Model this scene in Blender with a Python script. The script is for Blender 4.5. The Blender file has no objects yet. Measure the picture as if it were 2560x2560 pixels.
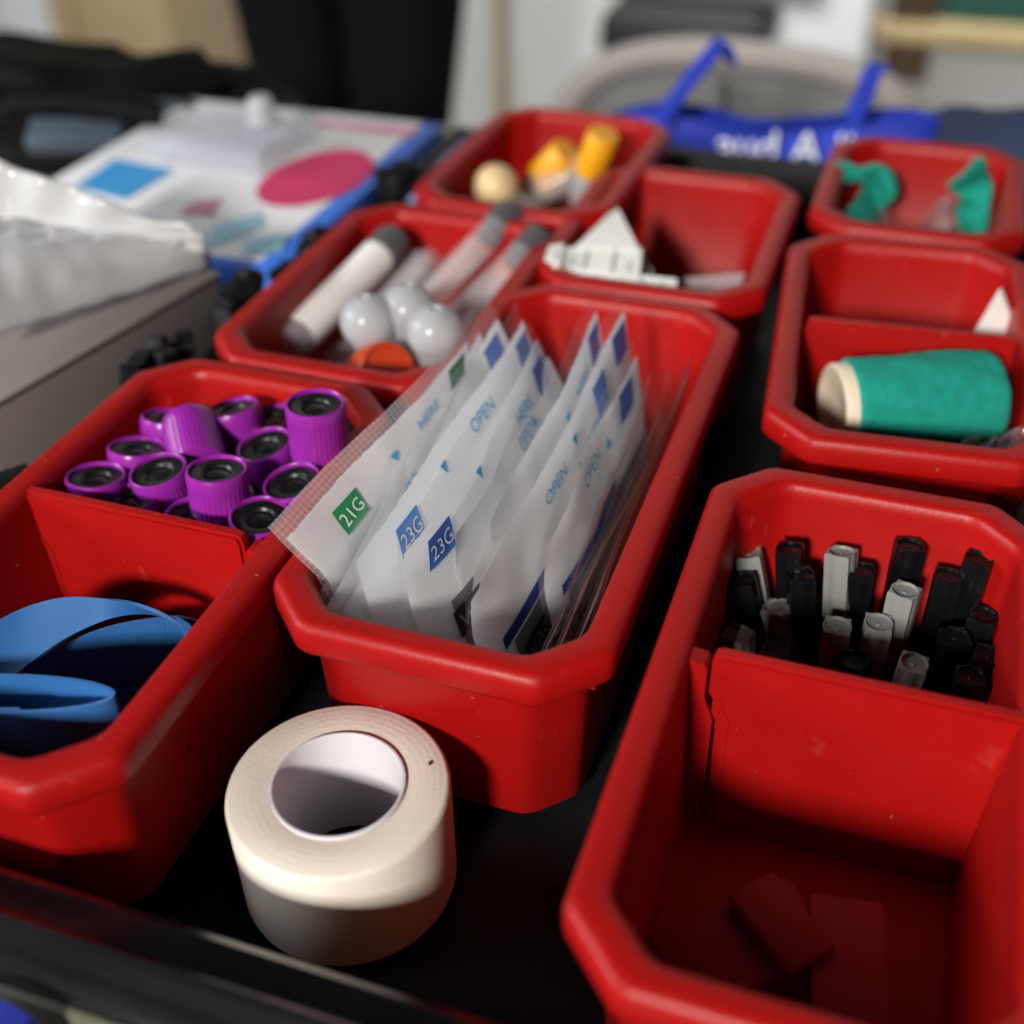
import bpy, bmesh, math, random
from mathutils import Vector, Matrix, noise
random.seed(7)
# ------------------------------------------------------------------ camera, world, lights, exposure
S = 0.19                      # metres per working unit (camera height above the bin rims); rim plane z = 0
scn = bpy.context.scene
COL = scn.collection
R_ = Vector((0.94580925, 0.32437763, -0.01496689)); U_ = Vector((-0.18288107, 0.57019204, 0.80089672)); F_ = Vector((-0.26832699, 0.75475836, -0.59861544))
FPX = 2966.37
cam = bpy.data.cameras.new('camera'); cam_o = bpy.data.objects.new('camera', cam); COL.objects.link(cam_o)
cam.sensor_width = 36; cam.lens = 36 * FPX / 2560; cam.clip_start = 0.005; cam.clip_end = 60
m = Matrix((R_, U_, -F_)).transposed().to_4x4(); m.translation = Vector((0, 0, 1)) * S
cam_o.matrix_world = m
cam.dof.use_dof = True; cam.dof.focus_distance = 1.60 * S; cam.dof.aperture_fstop = 5.2; cam.dof.aperture_blades = 7
scn.camera = cam_o
w = bpy.data.worlds.new('World'); scn.world = w; w.use_nodes = True
w.node_tree.nodes['Background'].inputs[0].default_value = (0.80, 0.88, 1.0, 1); w.node_tree.nodes['Background'].inputs[1].default_value = 0.014
def area(name, loc, target, size, power, col):
    l = bpy.data.lights.new(name, 'AREA'); l.shape = 'RECTANGLE'; l.size, l.size_y = size; l.energy = power; l.color = col
    o = bpy.data.objects.new(name, l); COL.objects.link(o)
    o.location = Vector(loc) * S; d = (Vector(target) - Vector(loc)); o.rotation_euler = d.to_track_quat('-Z', 'Y').to_euler()
    return o
area('wall_fill', (-1.0, 6.5, 9.5), (-1.0, 9.6, -1.0), (1.6, 0.4), 15.0, (1.0, 0.98, 0.95)).data.spread = math.radians(70)  # unseen fill, added to brighten the back wall and kept narrow off the bins
area('front_lamp', (-1.1, -7.5, 4.25), (-0.45, 0.9, -0.15), (0.22, 0.24), 49.0, (1.0, 0.95, 0.88))
area('window_light', (-8.5, -1.5, 3.6), (-0.8, 1.8, 0), (0.9, 0.7), 23.0, (0.93, 0.97, 1.0))
scn.view_settings.view_transform = 'Standard'; scn.view_settings.look = 'None'; scn.view_settings.gamma = 1; scn.view_settings.exposure = 0.0
scn.render.engine = 'CYCLES'
scn.cycles.transparent_max_bounces = 24; scn.cycles.max_bounces = 7; scn.cycles.diffuse_bounces = 3
# ------------------------------------------------------------------ helpers
def at(x, y, z):              # point of the photograph (1932 px square) on the horizontal plane z
    k = 2560 / 1932.0
    d = R_ * ((x * k - 1280) / FPX) - U_ * ((y * k - 1280) / FPX) + F_
    t = (z - 1) / d.z
    return Vector((d.x * t, d.y * t, z))
def mat(name, col, rough=0.5, var=0.0, vscale=20, bump=0.0, bscale=120, spec=0.5, trl=0.0, trcol=None, alpha=1.0, metal=0.0, coat=0.0, rvar=0.0, sheen=0.0):
    mt = bpy.data.materials.new(name); mt.use_nodes = True; nt = mt.node_tree; nd = nt.nodes; lk = nt.links
    b = nd['Principled BSDF']; out = nd['Material Output']
    b.inputs['Base Color'].default_value = (*col, 1); b.inputs['Roughness'].default_value = rough
    b.inputs['Specular IOR Level'].default_value = spec; b.inputs['Metallic'].default_value = metal; b.inputs['Coat Weight'].default_value = coat
    b.inputs['Sheen Weight'].default_value = sheen
    tc = nd.new('ShaderNodeTexCoord')
    if var > 0:
        n = nd.new('ShaderNodeTexNoise'); n.inputs['Scale'].default_value = vscale; n.inputs['Detail'].default_value = 6; lk.new(tc.outputs['Object'], n.inputs['Vector'])
        r = nd.new('ShaderNodeValToRGB'); r.color_ramp.elements[0].position = 0.3; r.color_ramp.elements[1].position = 0.7
        r.color_ramp.elements[0].color = (*[c * (1 - var) for c in col], 1); r.color_ramp.elements[1].color = (*[min(1, c * (1 + var)) for c in col], 1)
        lk.new(n.outputs['Fac'], r.inputs['Fac']); lk.new(r.outputs['Color'], b.inputs['Base Color'])
    if rvar > 0:
        n3 = nd.new('ShaderNodeTexNoise'); n3.inputs['Scale'].default_value = 60; n3.inputs['Detail'].default_value = 8; lk.new(tc.outputs['Object'], n3.inputs['Vector'])
        mr = nd.new('ShaderNodeMapRange'); mr.inputs[3].default_value = rough - rvar; mr.inputs[4].default_value = rough + rvar
        lk.new(n3.outputs['Fac'], mr.inputs[0]); lk.new(mr.outputs[0], b.inputs['Roughness'])
    if bump > 0:
        n2 = nd.new('ShaderNodeTexNoise'); n2.inputs['Scale'].default_value = bscale; n2.inputs['Detail'].default_value = 4; lk.new(tc.outputs['Object'], n2.inputs['Vector'])
        bp = nd.new('ShaderNodeBump'); bp.inputs['Strength'].default_value = bump; bp.inputs['Distance'].default_value = 0.001
        lk.new(n2.outputs['Fac'], bp.inputs['Height']); lk.new(bp.outputs['Normal'], b.inputs['Normal'])
    last = b.outputs[0]
    if trl > 0:
        t = nd.new('ShaderNodeBsdfTranslucent'); t.inputs[0].default_value = (*(trcol or col), 1)
        mx = nd.new('ShaderNodeMixShader'); mx.inputs[0].default_value = trl; lk.new(last, mx.inputs[1]); lk.new(t.outputs[0], mx.inputs[2]); last = mx.outputs[0]
    if alpha < 1:
        t = nd.new('ShaderNodeBsdfTransparent'); mx = nd.new('ShaderNodeMixShader'); mx.inputs[0].default_value = alpha
        lk.new(t.outputs[0], mx.inputs[1]); lk.new(last, mx.inputs[2]); last = mx.outputs[0]
    lk.new(last, out.inputs['Surface'])
    return mt
M = {}
M['red'] = mat('red_plastic', (0.37, 0.0045, 0.0040), 0.42, var=0.10, vscale=9, bump=0.10, bscale=900, trl=0.14, trcol=(0.9, 0.02, 0.005), rvar=0.12, spec=0.34)
M['black_plastic'] = mat('black_tray_plastic', (0.007, 0.007, 0.008), 0.5, spec=0.15, var=0.3, bump=0.10, bscale=700, rvar=0.12)
M['tray_edge'] = mat('black_tray_edge', (0.008, 0.008, 0.009), 0.24, spec=0.6, var=0.2, bump=0.05, bscale=300, rvar=0.08); M['olive'] = mat('olive_grey_panel', (0.13, 0.125, 0.09), 0.5, var=0.12, vscale=10)
M['tape'] = mat('tape_paper', (0.90, 0.83, 0.74), 0.75, var=0.05, vscale=60, bump=0.10, bscale=900, trl=0.18, trcol=(0.85, 0.62, 0.45))
M['core'] = mat('tape_core', (0.62, 0.60, 0.64), 0.5, var=0.05, bump=0.1)
M['purple'] = mat('purple_cap', (0.27, 0.018, 0.31), 0.28, bump=0.04, bscale=400, trl=0.10, trcol=(0.5, 0.03, 0.55))
M['rubber'] = mat('black_rubber', (0.006, 0.006, 0.007), 0.36, spec=0.4, bump=0.1, bscale=400)
M['clear'] = mat('clear_plastic_tube', (0.85, 0.85, 0.86), 0.07, alpha=0.13)
M['tubelabel'] = mat('tube_label_paper', (0.86, 0.84, 0.82), 0.6, var=0.10, vscale=40)
M['greycap'] = mat('grey_needle_cap', (0.22, 0.22, 0.21), 0.38, var=0.08, vscale=30, bump=0.05, trl=0.08)
M['blackcap'] = mat('black_needle_cap', (0.004, 0.004, 0.005), 0.30, spec=0.28, bump=0.05)
M['tealband'] = mat('teal_bandage', (0.0, 0.27, 0.20), 0.9, var=0.10, vscale=300, bump=0.7, bscale=1300, sheen=0.0)
M['beige'] = mat('beige_core', (0.62, 0.52, 0.40), 0.6, var=0.05, bump=0.1)
M['blueband'] = mat('blue_strap', (0.028, 0.14, 0.40), 0.5, var=0.08, vscale=25, bump=0.08, bscale=600)
M['paper'] = mat('pouch_paper', (0.92, 0.93, 0.94), 0.55, var=0.04, vscale=30, bump=0.12, bscale=160, trl=0.45, trcol=(0.95, 0.96, 0.98))
M['printshade'] = mat('pouch_print_and_shade', (0.16, 0.16, 0.18), 0.45, var=0.15, vscale=40, alpha=0.9)
M['printblue'] = mat('print_blue', (0.03, 0.14, 0.55), 0.5); M['printlightblue'] = mat('print_light_blue', (0.09, 0.27, 0.68), 0.5)
M['printgreen'] = mat('print_green', (0.015, 0.24, 0.07), 0.5); M['printcyan'] = mat('print_cyan', (0.02, 0.36, 0.72), 0.5)
M['printnavy'] = mat('print_navy', (0.02, 0.03, 0.25), 0.5)
M['printwhite'] = mat('print_white', (0.78, 0.80, 0.82), 0.5); M['printblack'] = mat('print_black', (0.01, 0.01, 0.012), 0.5)
M['letgrey'] = mat('letter_grey', (0.30, 0.30, 0.32), 0.5)
M['whitepaper'] = mat('white_paper', (0.78, 0.78, 0.75), 0.6, var=0.05, vscale=30, bump=0.15, bscale=80)
M['inkgrey'] = mat('grey_ink', (0.22, 0.22, 0.22), 0.6)
M['frost'] = mat('frosted_white_plastic', (0.58, 0.59, 0.62), 0.22, trl=0.35, trcol=(0.7, 0.7, 0.72), alpha=0.82)
M['orange'] = mat('orange_cap', (0.46, 0.04, 0.006), 0.3); M['yellow'] = mat('yellow_cap', (0.80, 0.36, 0.01), 0.4)
M['cream'] = mat('cream_ball', (0.70, 0.52, 0.28), 0.35); M['darkgrey'] = mat('dark_grey_rubber', (0.10, 0.09, 0.10), 0.5)
M['card'] = mat('carton_white', (0.82, 0.83, 0.85), 0.5, var=0.06, vscale=8); M['cardblue'] = mat('carton_blue', (0.04, 0.17, 0.70), 0.45)
M['pink'] = mat('carton_pink', (0.62, 0.03, 0.13), 0.5, var=0.2, vscale=14); M['palepink'] = mat('carton_pale_pink', (0.60, 0.25, 0.33), 0.5)
M['cyan'] = mat('carton_cyan', (0.04, 0.33, 0.72), 0.5); M['palecyan'] = mat('carton_pale_cyan', (0.28, 0.52, 0.62), 0.5, var=0.2, vscale=12)
M['cardboard'] = mat('grey_cardboard', (0.25, 0.215, 0.20), 0.7, var=0.08, vscale=6)
M['whitefilm'] = mat('white_plastic_film', (0.68, 0.69, 0.70), 0.13, var=0.06, vscale=10, bump=0.5, bscale=40, trl=0.2)
M['greyfilm'] = mat('grey_translucent_film', (0.50, 0.50, 0.52), 0.14, var=0.15, vscale=14, bump=0.6, bscale=35, trl=0.2)
M['palebluefrost'] = mat('frosted_box', (0.62, 0.63, 0.74), 0.2, alpha=0.24)
M['wrap'] = mat('clear_wrap', (0.55, 0.50, 0.52), 0.18, alpha=0.38, bump=0.4, bscale=60)
M['darkwrap'] = mat('dark_clear_wrap', (0.30, 0.28, 0.30), 0.06, alpha=0.22, bump=0.8, bscale=50)
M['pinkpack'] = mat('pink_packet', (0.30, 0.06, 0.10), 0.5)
M['table'] = mat('table_top', (0.24, 0.23, 0.18), 0.6, var=0.12, vscale=4); M['blacktable'] = mat('black_cloth', (0.012, 0.012, 0.013), 0.8)
M['wall'] = mat('wall_paint', (0.55, 0.55, 0.53), 0.8, var=0.04, vscale=2); M['floor'] = mat('floor_lino', (0.40, 0.40, 0.41), 0.6, var=0.06, vscale=3)
M['tan'] = mat('tan_wood', (0.40, 0.30, 0.17), 0.5, var=0.12, vscale=3); M['brown'] = mat('brown_wood', (0.07, 0.04, 0.02), 0.5, var=0.2)
M['trouser'] = mat('black_trousers', (0.004, 0.004, 0.005), 0.9, spec=0.1, bump=0.3, bscale=90)
M['bagblack'] = mat('black_bag_fabric', (0.003, 0.0035, 0.004), 0.6, spec=0.08, var=0.3, bump=0.4, bscale=40); M['slate'] = mat('slate_patch', (0.05, 0.07, 0.09), 0.5, var=0.2)
M['tote'] = mat('blue_tote_fabric', (0.010, 0.035, 0.42), 0.75, var=0.15, vscale=20, bump=0.3, bscale=300)
M['chairgrey'] = mat('grey_chair_shell', (0.27, 0.24, 0.22), 0.45, var=0.06); M['chairmesh'] = mat('chair_mesh', (0.15, 0.15, 0.145), 0.8, var=0.1)
M['seatblack'] = mat('black_seat', (0.018, 0.02, 0.021), 0.6); M['chalk'] = mat('green_chalkboard', (0.005, 0.06, 0.04), 0.7, var=0.1)
M['boardwood'] = mat('board_frame_wood', (0.42, 0.33, 0.17), 0.5, var=0.1); M['navy'] = mat('navy_cloth', (0.022, 0.035, 0.085), 0.9, bump=0.4, bscale=40)
M['steel'] = mat('grey_metal', (0.35, 0.35, 0.36), 0.4, metal=0.3)
M['white'] = mat('white_box', (0.62, 0.64, 0.66), 0.5)
M['blue_front'] = mat('blue_cloth', (0.015, 0.03, 0.38), 0.7)
def film_mat(nm, a0, a1):
    mt = bpy.data.materials.new(nm); mt.use_nodes = True; nt = mt.node_tree; nd = nt.nodes; lk = nt.links
    b = nd['Principled BSDF']; b.inputs['Base Color'].default_value = (0.78, 0.78, 0.80, 1); b.inputs['Roughness'].default_value = 0.22
    uv = nd.new('ShaderNodeTexCoord'); mp = nd.new('ShaderNodeMapping'); mp.inputs['Scale'].default_value = (150, 150, 1); mp.inputs['Rotation'].default_value = (0, 0, 0.785)
    lk.new(uv.outputs['UV'], mp.inputs['Vector']); ck = nd.new('ShaderNodeTexChecker'); ck.inputs['Scale'].default_value = 1.0; lk.new(mp.outputs[0], ck.inputs['Vector'])
    bp = nd.new('ShaderNodeBump'); bp.inputs['Strength'].default_value = 0.35 if a1 > a0 else 0.0; bp.inputs['Distance'].default_value = 0.0004; lk.new(ck.outputs['Fac'], bp.inputs['Height']); lk.new(bp.outputs['Normal'], b.inputs['Normal'])
    mr = nd.new('ShaderNodeMapRange'); mr.inputs[3].default_value = a0; mr.inputs[4].default_value = a1; lk.new(ck.outputs['Fac'], mr.inputs[0])
    t = nd.new('ShaderNodeBsdfTransparent'); mx = nd.new('ShaderNodeMixShader'); lk.new(mr.outputs[0], mx.inputs[0]); lk.new(t.outputs[0], mx.inputs[1]); lk.new(b.outputs[0], mx.inputs[2])
    lk.new(mx.outputs[0], nd['Material Output'].inputs['Surface']); return mt
M['film'] = film_mat('embossed_film', .28, .42); M['backfilm'] = mat('greyish_film', (0.55, 0.50, 0.48), 0.2, alpha=0.33, bump=0.2, bscale=90); M['edgefilm'] = mat('sealed_film_edge', (0.88, 0.88, 0.88), 0.2, alpha=0.85); M['plainfilm'] = film_mat('smooth_film', .15, .15)
def strap_mat():
    mt = M['blueband']; nt = mt.node_tree; nd = nt.nodes; lk = nt.links; b = nd['Principled BSDF']
    uv = nd.new('ShaderNodeTexCoord'); wv = nd.new('ShaderNodeTexWave'); wv.inputs['Scale'].default_value = 38; wv.bands_direction = 'X'; lk.new(uv.outputs['UV'], wv.inputs['Vector'])
    bp = nd.new('ShaderNodeBump'); bp.inputs['Strength'].default_value = 0.35; bp.inputs['Distance'].default_value = 0.0006; lk.new(wv.outputs['Fac'], bp.inputs['Height']); lk.new(bp.outputs['Normal'], b.inputs['Normal'])
strap_mat()
def tape_rings():             # wound layers on the flat faces of the roll: fine concentric relief
    mt = M['tape']; nt = mt.node_tree; nd = nt.nodes; lk = nt.links; b = nd['Principled BSDF']
    tc = nd.new('ShaderNodeTexCoord'); wv = nd.new('ShaderNodeTexWave'); wv.wave_type = 'RINGS'; wv.rings_direction = 'Z'; wv.inputs['Scale'].default_value = 190; wv.inputs['Distortion'].default_value = 1.2; wv.inputs['Detail'].default_value = 2
    lk.new(tc.outputs['Object'], wv.inputs['Vector'])
    bp = nd.new('ShaderNodeBump'); bp.inputs['Strength'].default_value = 0.05; bp.inputs['Distance'].default_value = 0.0004; lk.new(wv.outputs['Fac'], bp.inputs['Height'])
    old = b.inputs['Normal'].links[0].from_socket; lk.new(old, bp.inputs['Normal']); lk.new(bp.outputs['Normal'], b.inputs['Normal'])
tape_rings()
def scuff(mt):                # pale scuffs, dust specks and fine scratches on moulded plastic
    nt = mt.node_tree; nd = nt.nodes; lk = nt.links; b = nd['Principled BSDF']; src = b.inputs['Base Color'].links[0].from_socket
    tc = nd.new('ShaderNodeTexCoord'); mp = nd.new('ShaderNodeMapping'); mp.inputs['Scale'].default_value = (1, 9, 1); mp.inputs['Rotation'].default_value = (.4, .2, .7); lk.new(tc.outputs['Object'], mp.inputs['Vector'])
    prev = src
    for vec, sc, lo, hi, amt, colr in ((mp.outputs[0], 70, .68, .74, .16, (.70, .12, .10, 1)), (tc.outputs['Object'], 420, .735, .76, .40, (.7, .5, .45, 1)), (tc.outputs['Object'], 14, .56, .75, .12, (.36, .004, .004, 1))):
        n = nd.new('ShaderNodeTexNoise'); n.inputs['Scale'].default_value = sc; n.inputs['Detail'].default_value = 5; lk.new(vec, n.inputs['Vector'])
        mr = nd.new('ShaderNodeMapRange'); mr.inputs[1].default_value = lo; mr.inputs[2].default_value = hi; mr.inputs[4].default_value = amt; lk.new(n.outputs['Fac'], mr.inputs[0])
        mx = nd.new('ShaderNodeMix'); mx.data_type = 'RGBA'; lk.new(mr.outputs[0], mx.inputs['Factor']); lk.new(prev, mx.inputs[6]); mx.inputs[7].default_value = colr; prev = mx.outputs[2]
    lk.new(prev, b.inputs['Base Color'])
scuff(M['red'])
ORG = {}
def tag(o, label=None, cat=None, group=None, kind=None):
    if label: o['label'] = label
    if cat: o['category'] = cat
    if group: o['group'] = group
    if kind: o['kind'] = kind
    return o
def thing(name, label, cat, loc=(0, 0, 0), rot=None, group=None):
    o = bpy.data.objects.new(name, None); COL.objects.link(o); o.empty_display_size = 0.02
    o.location = Vector(loc) * S
    if rot is not None:
        o.rotation_mode = 'QUATERNION'; o.rotation_quaternion = rot
    tag(o, label, cat, group); return o
def mesh(name, vs, fs, mt, parent=None, org=None, smooth=True, angle=40, uvs=None, mats=None, fm=None):
    """vs in working units; org: world origin to subtract (the thing's base)"""
    og = Vector(org) if org is not None else Vector((0, 0, 0))
    me = bpy.data.meshes.new(name)
    me.from_pydata([((v[0] - og.x) * S, (v[1] - og.y) * S, (v[2] - og.z) * S) for v in vs], [], fs)
    for k in ([mt] + (mats or [])): me.materials.append(k if not isinstance(k, str) else M[k])
    if fm:
        for p, i in zip(me.polygons, fm): p.material_index = i
    if uvs:
        ul = me.uv_layers.new(name='UVMap')
        for l in me.loops: ul.data[l.index].uv = uvs[l.vertex_index]
    bm = bmesh.new(); bm.from_mesh(me); bmesh.ops.recalc_face_normals(bm, faces=bm.faces) if not uvs else None; bm.to_mesh(me); bm.free()
    if smooth:
        for p in me.polygons: p.use_smooth = True
        me.set_sharp_from_angle(angle=math.radians(angle))
    o = bpy.data.objects.new(name, me); COL.objects.link(o)
    if parent is not None: o.parent = parent
    elif org is not None: o.location = og * S
    return o
def lathe(prof, n=40, c=(0, 0), rfun=None):
    vs, fs = [], []
    for k, (r, z) in enumerate(prof):
        for i in range(n):
            a = 2 * math.pi * i / n; rr = r if rfun is None else rfun(r, z, a, k)
            vs.append((c[0] + rr * math.cos(a), c[1] + rr * math.sin(a), z))
    for k in range(len(prof) - 1):
        for i in range(n):
            j = (i + 1) % n; fs.append((k * n + i, k * n + j, (k + 1) * n + j, (k + 1) * n + i))
    if prof[0][0] > 0: fs.append(tuple(range(n))[::-1])
    if prof[-1][0] > 0: fs.append(tuple(range((len(prof) - 1) * n, len(prof) * n)))
    return vs, fs
def box(x0, x1, y0, y1, z0, z1, bev=0.0):
    bm = bmesh.new(); bmesh.ops.create_cube(bm, size=1)
    for v in bm.verts: v.co = Vector(((x0 + x1) / 2 + v.co.x * (x1 - x0), (y0 + y1) / 2 + v.co.y * (y1 - y0), (z0 + z1) / 2 + v.co.z * (z1 - z0)))
    if bev > 0: bmesh.ops.bevel(bm, geom=list(bm.edges), offset=bev, segments=2, affect='EDGES', profile=0.5)
    vs = [tuple(v.co) for v in bm.verts]; bm.verts.index_update(); fs = [tuple(v.index for v in f.verts) for f in bm.faces]; bm.free(); return vs, fs
def xf(vf, mtx):
    return [tuple(mtx @ Vector(v)) for v in vf[0]], vf[1]
def rotz(a, c=(0, 0, 0)):
    return Matrix.Translation(c) @ Matrix.Rotation(a, 4, 'Z')
def prism(poly, y0, y1):      # polygon in xz extruded along y
    n = len(poly); vs = [(x, y0, z) for x, z in poly] + [(x, y1, z) for x, z in poly]
    fs = [tuple(range(n)), tuple(range(2 * n - 1, n - 1, -1))] + [(i, n + i, n + (i + 1) % n, (i + 1) % n) for i in range(n)]
    return vs, fs
def tube(pts, rad, n=12, caps=True):
    vs, fs = [], []; P = [Vector(p) for p in pts]
    for k, p in enumerate(P):
        t = (P[min(k + 1, len(P) - 1)] - P[max(k - 1, 0)]).normalized(); a = t.orthogonal().normalized(); b = t.cross(a)
        if k == 0: a0 = a
        else:
            a = (a0 - t * a0.dot(t)).normalized(); b = t.cross(a); a0 = a
        r = rad[k] if isinstance(rad, (list, tuple)) else rad
        for i in range(n):
            q = 2 * math.pi * i / n; vs.append(tuple(p + a * (r * math.cos(q)) + b * (r * math.sin(q))))
    for k in range(len(P) - 1):
        for i in range(n): j = (i + 1) % n; fs.append((k * n + i, k * n + j, (k + 1) * n + j, (k + 1) * n + i))
    if caps: fs += [tuple(range(n))[::-1], tuple(range((len(P) - 1) * n, len(P) * n))]
    return vs, fs
def ribbon(pts, ups, width, th):    # band swept along pts; ups = direction of the width at each point
    vs, fs, uv = [], [], []; P = [Vector(p) for p in pts]; L = 0
    for k, p in enumerate(P):
        t = (P[min(k + 1, len(P) - 1)] - P[max(k - 1, 0)]).normalized(); u = Vector(ups[k] if isinstance(ups, list) else ups); u = (u - t * u.dot(t)).normalized(); n = t.cross(u)
        if k: L += (P[k] - P[k - 1]).length
        wd = width[k] if isinstance(width, (list, tuple)) else width
        for a, b in ((-.5, -.5), (.5, -.5), (.5, .5), (-.5, .5)): vs.append(tuple(p + u * wd * a + n * th * b)); uv.append((L * 8, a))
    for k in range(len(P) - 1):
        for i in range(4): j = (i + 1) % 4; fs.append((k * 4 + i, k * 4 + j, k * 4 + 4 + j, k * 4 + 4 + i))
    fs += [(0, 1, 2, 3), tuple(range(4 * len(P) - 1, 4 * len(P) - 5, -1))]
    return vs, fs, uv
def spline(pts, n=8):
    P = [Vector(p) for p in pts]; out = []
    for i in range(len(P) - 1):
        p0, p1, p2, p3 = P[max(i - 1, 0)], P[i], P[i + 1], P[min(i + 2, len(P) - 1)]
        for k in range(n):
            t = k / n; out.append(0.5 * ((2 * p1) + (p2 - p0) * t + (2 * p0 - 5 * p1 + 4 * p2 - p3) * t * t + (3 * p1 - p0 - 3 * p2 + p3) * t ** 3))
    out.append(P[-1]); return out
_txt = {}
def text2d(s):                # letter shapes as (verts, faces), cap height 1, centred
    if s in _txt: return _txt[s]
    c = bpy.data.curves.new('lettering', 'FONT'); c.body = s; c.size = 1.4; c.resolution_u = 3; c.align_x = 'CENTER'
    o = bpy.data.objects.new('lettering', c); COL.objects.link(o); dg = bpy.context.evaluated_depsgraph_get()
    me = bpy.data.meshes.new_from_object(o.evaluated_get(dg)); vs = [(v.co.x, v.co.y - 0.5) for v in me.vertices]; fs = [tuple(p.vertices) for p in me.polygons]
    bpy.data.objects.remove(o); bpy.data.curves.remove(c); bpy.data.meshes.remove(me); _txt[s] = (vs, fs); return _txt[s]
FLOOR = -0.335
# ------------------------------------------------------------------ setting: room, table
def struct(name, vf, mt): return tag(mesh(name, vf[0], vf[1], mt, smooth=False), kind='structure')
struct('floor', box(-14, 14, -6, 14, -4.45, -4.4), 'floor')
struct('back_wall', box(-14, 14, 10.2, 10.5, -4.4, 9), 'wall')
o = thing('table', 'dark table under the tray and the cartons', 'table', (-0.6, 2.0, -0.40))
g = (-0.6, 2.0, -0.40)
mesh('table_top', *box(-4.2, 2.4, 0.25, 3.70, -0.55, -0.345, 0.02), 'table', o, g)
for (lx, ly) in ((-4.0, 0.45), (2.2, 0.45), (-4.0, 3.50), (2.2, 3.50)): mesh('leg', *box(lx - .12, lx + .12, ly - .12, ly + .12, -4.4, -0.551, 0.01), 'steel', o, g)
# ------------------------------------------------------------------ black tray
TG = (-0.5, 1.75, FLOOR)
tray = thing('black_tray', 'shallow black plastic tray holding the red bins and the tape roll', 'tray', TG)
mesh('tray_floor', *box(-1.198, 0.45, 0.55, 3.06, FLOOR - 0.008, FLOOR), 'black_plastic', tray, TG)
def rim_profile(flip=1):      # cross-section of the tray edge, outward = -y
    return [(0.615, FLOOR), (0.612, -0.145), (0.600, -0.135), (0.560, -0.133), (0.553, -0.128), (0.545, -0.105), (0.538, -0.100), (0.529, -0.102), (0.525, -0.112), (0.520, -0.128), (0.505, -0.130), (0.497, -0.135), (0.495, -0.150), (0.497, FLOOR)]
pr = rim_profile()
vs = [(-1.25, y, z) for y, z in pr] + [(0.55, y, z) for y, z in pr]; n = len(pr)
fs = [(i, i + 1, n + i + 1, n + i) for i in range(n - 1)] + [tuple(range(n)), tuple(range(2 * n - 1, n - 1, -1)), (0, n - 1, 2 * n - 1, n)]
mesh('front_edge', vs, fs, 'tray_edge', tray, TG, angle=25)
mesh('front_panel', *box(-1.25, 0.55, 0.484, 0.494, FLOOR, -0.154, 0.002), 'olive', tray, TG)
mesh('left_edge', *box(-1.246, -1.20, 0.62, 3.10, FLOOR, -0.125, 0.012), 'black_plastic', tray, TG)
mesh('right_edge', *box(0.452, 0.53, 0.62, 3.10, FLOOR, -0.135, 0.012), 'black_plastic', tray, TG)
mesh('back_edge', *box(-1.198, 0.45, 3.065, 3.14, FLOOR, -0.135, 0.012), 'black_plastic', tray, TG)
for (yy, ln) in ((1.13, .05), (1.50, .09), (1.60, .08), (1.83, .12), (2.10, .14), (2.20, .10), (2.60, .10)):   # dark toothed latches along the left edge
    vs, fs = [], []
    for q in range(16):
        mt_ = Matrix.Translation((-1.216 + random.uniform(-.020, .020), yy + random.uniform(-.5, .5) * ln, -0.115 + random.uniform(0, .085 if yy < 1.9 else .03))) @ Matrix.Rotation(random.uniform(-.7, .7), 4, 'Z') @ Matrix.Rotation(random.uniform(-.5, .5), 4, 'X')
        a, b = box(-.016, .016, -.022, .022, -.03, random.uniform(.012, .03), .003)
        off = len(vs); vs += [tuple(mt_ @ Vector(v)) for v in a]; fs += [tuple(i + off for i in f) for f in b]
    mesh('toothed_latch', vs, fs, 'black_plastic', tray, TG)
# ------------------------------------------------------------------ red bins
def outline(a, b, ch, d, rad):
    A, B = a - d, b - d; c = max(ch - 0.586 * d * .6, 0.004); r = min(rad + d * .12, c * 0.45)
    base = [(A - c, B), (-A + c, B), (-A, B - c), (-A, -B + c), (-A + c, -B), (A - c, -B), (A, -B + c), (A, B - c)]
    out = []; n = 8
    for i in range(n):
        p0, p1, p2 = Vector(base[i - 1]), Vector(base[i]), Vector(base[(i + 1) % n])
        q0 = p1 + (p0 - p1).normalized() * r; q2 = p1 + (p2 - p1).normalized() * r
        for t in (0, .33, .67, 1): out.append(tuple(q0 * (1 - t) ** 2 + p1 * 2 * t * (1 - t) + q2 * t * t))
    return out
PROF = [(.066, -.322), (.054, -.319), (.046, -.308), (.035, -.054), (.034, -.050), (.010, -.050), (.003, -.047), (0, -.040), (0, -.016), (.002, -.0065), (.007, -.0008), (.014, .001), (.032, .0005), (.038, -.001), (.042, -.005), (.045, -.016), (.0455, -.024), (.058, -.298), (.066, -.306), (.083, -.309)]
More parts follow.
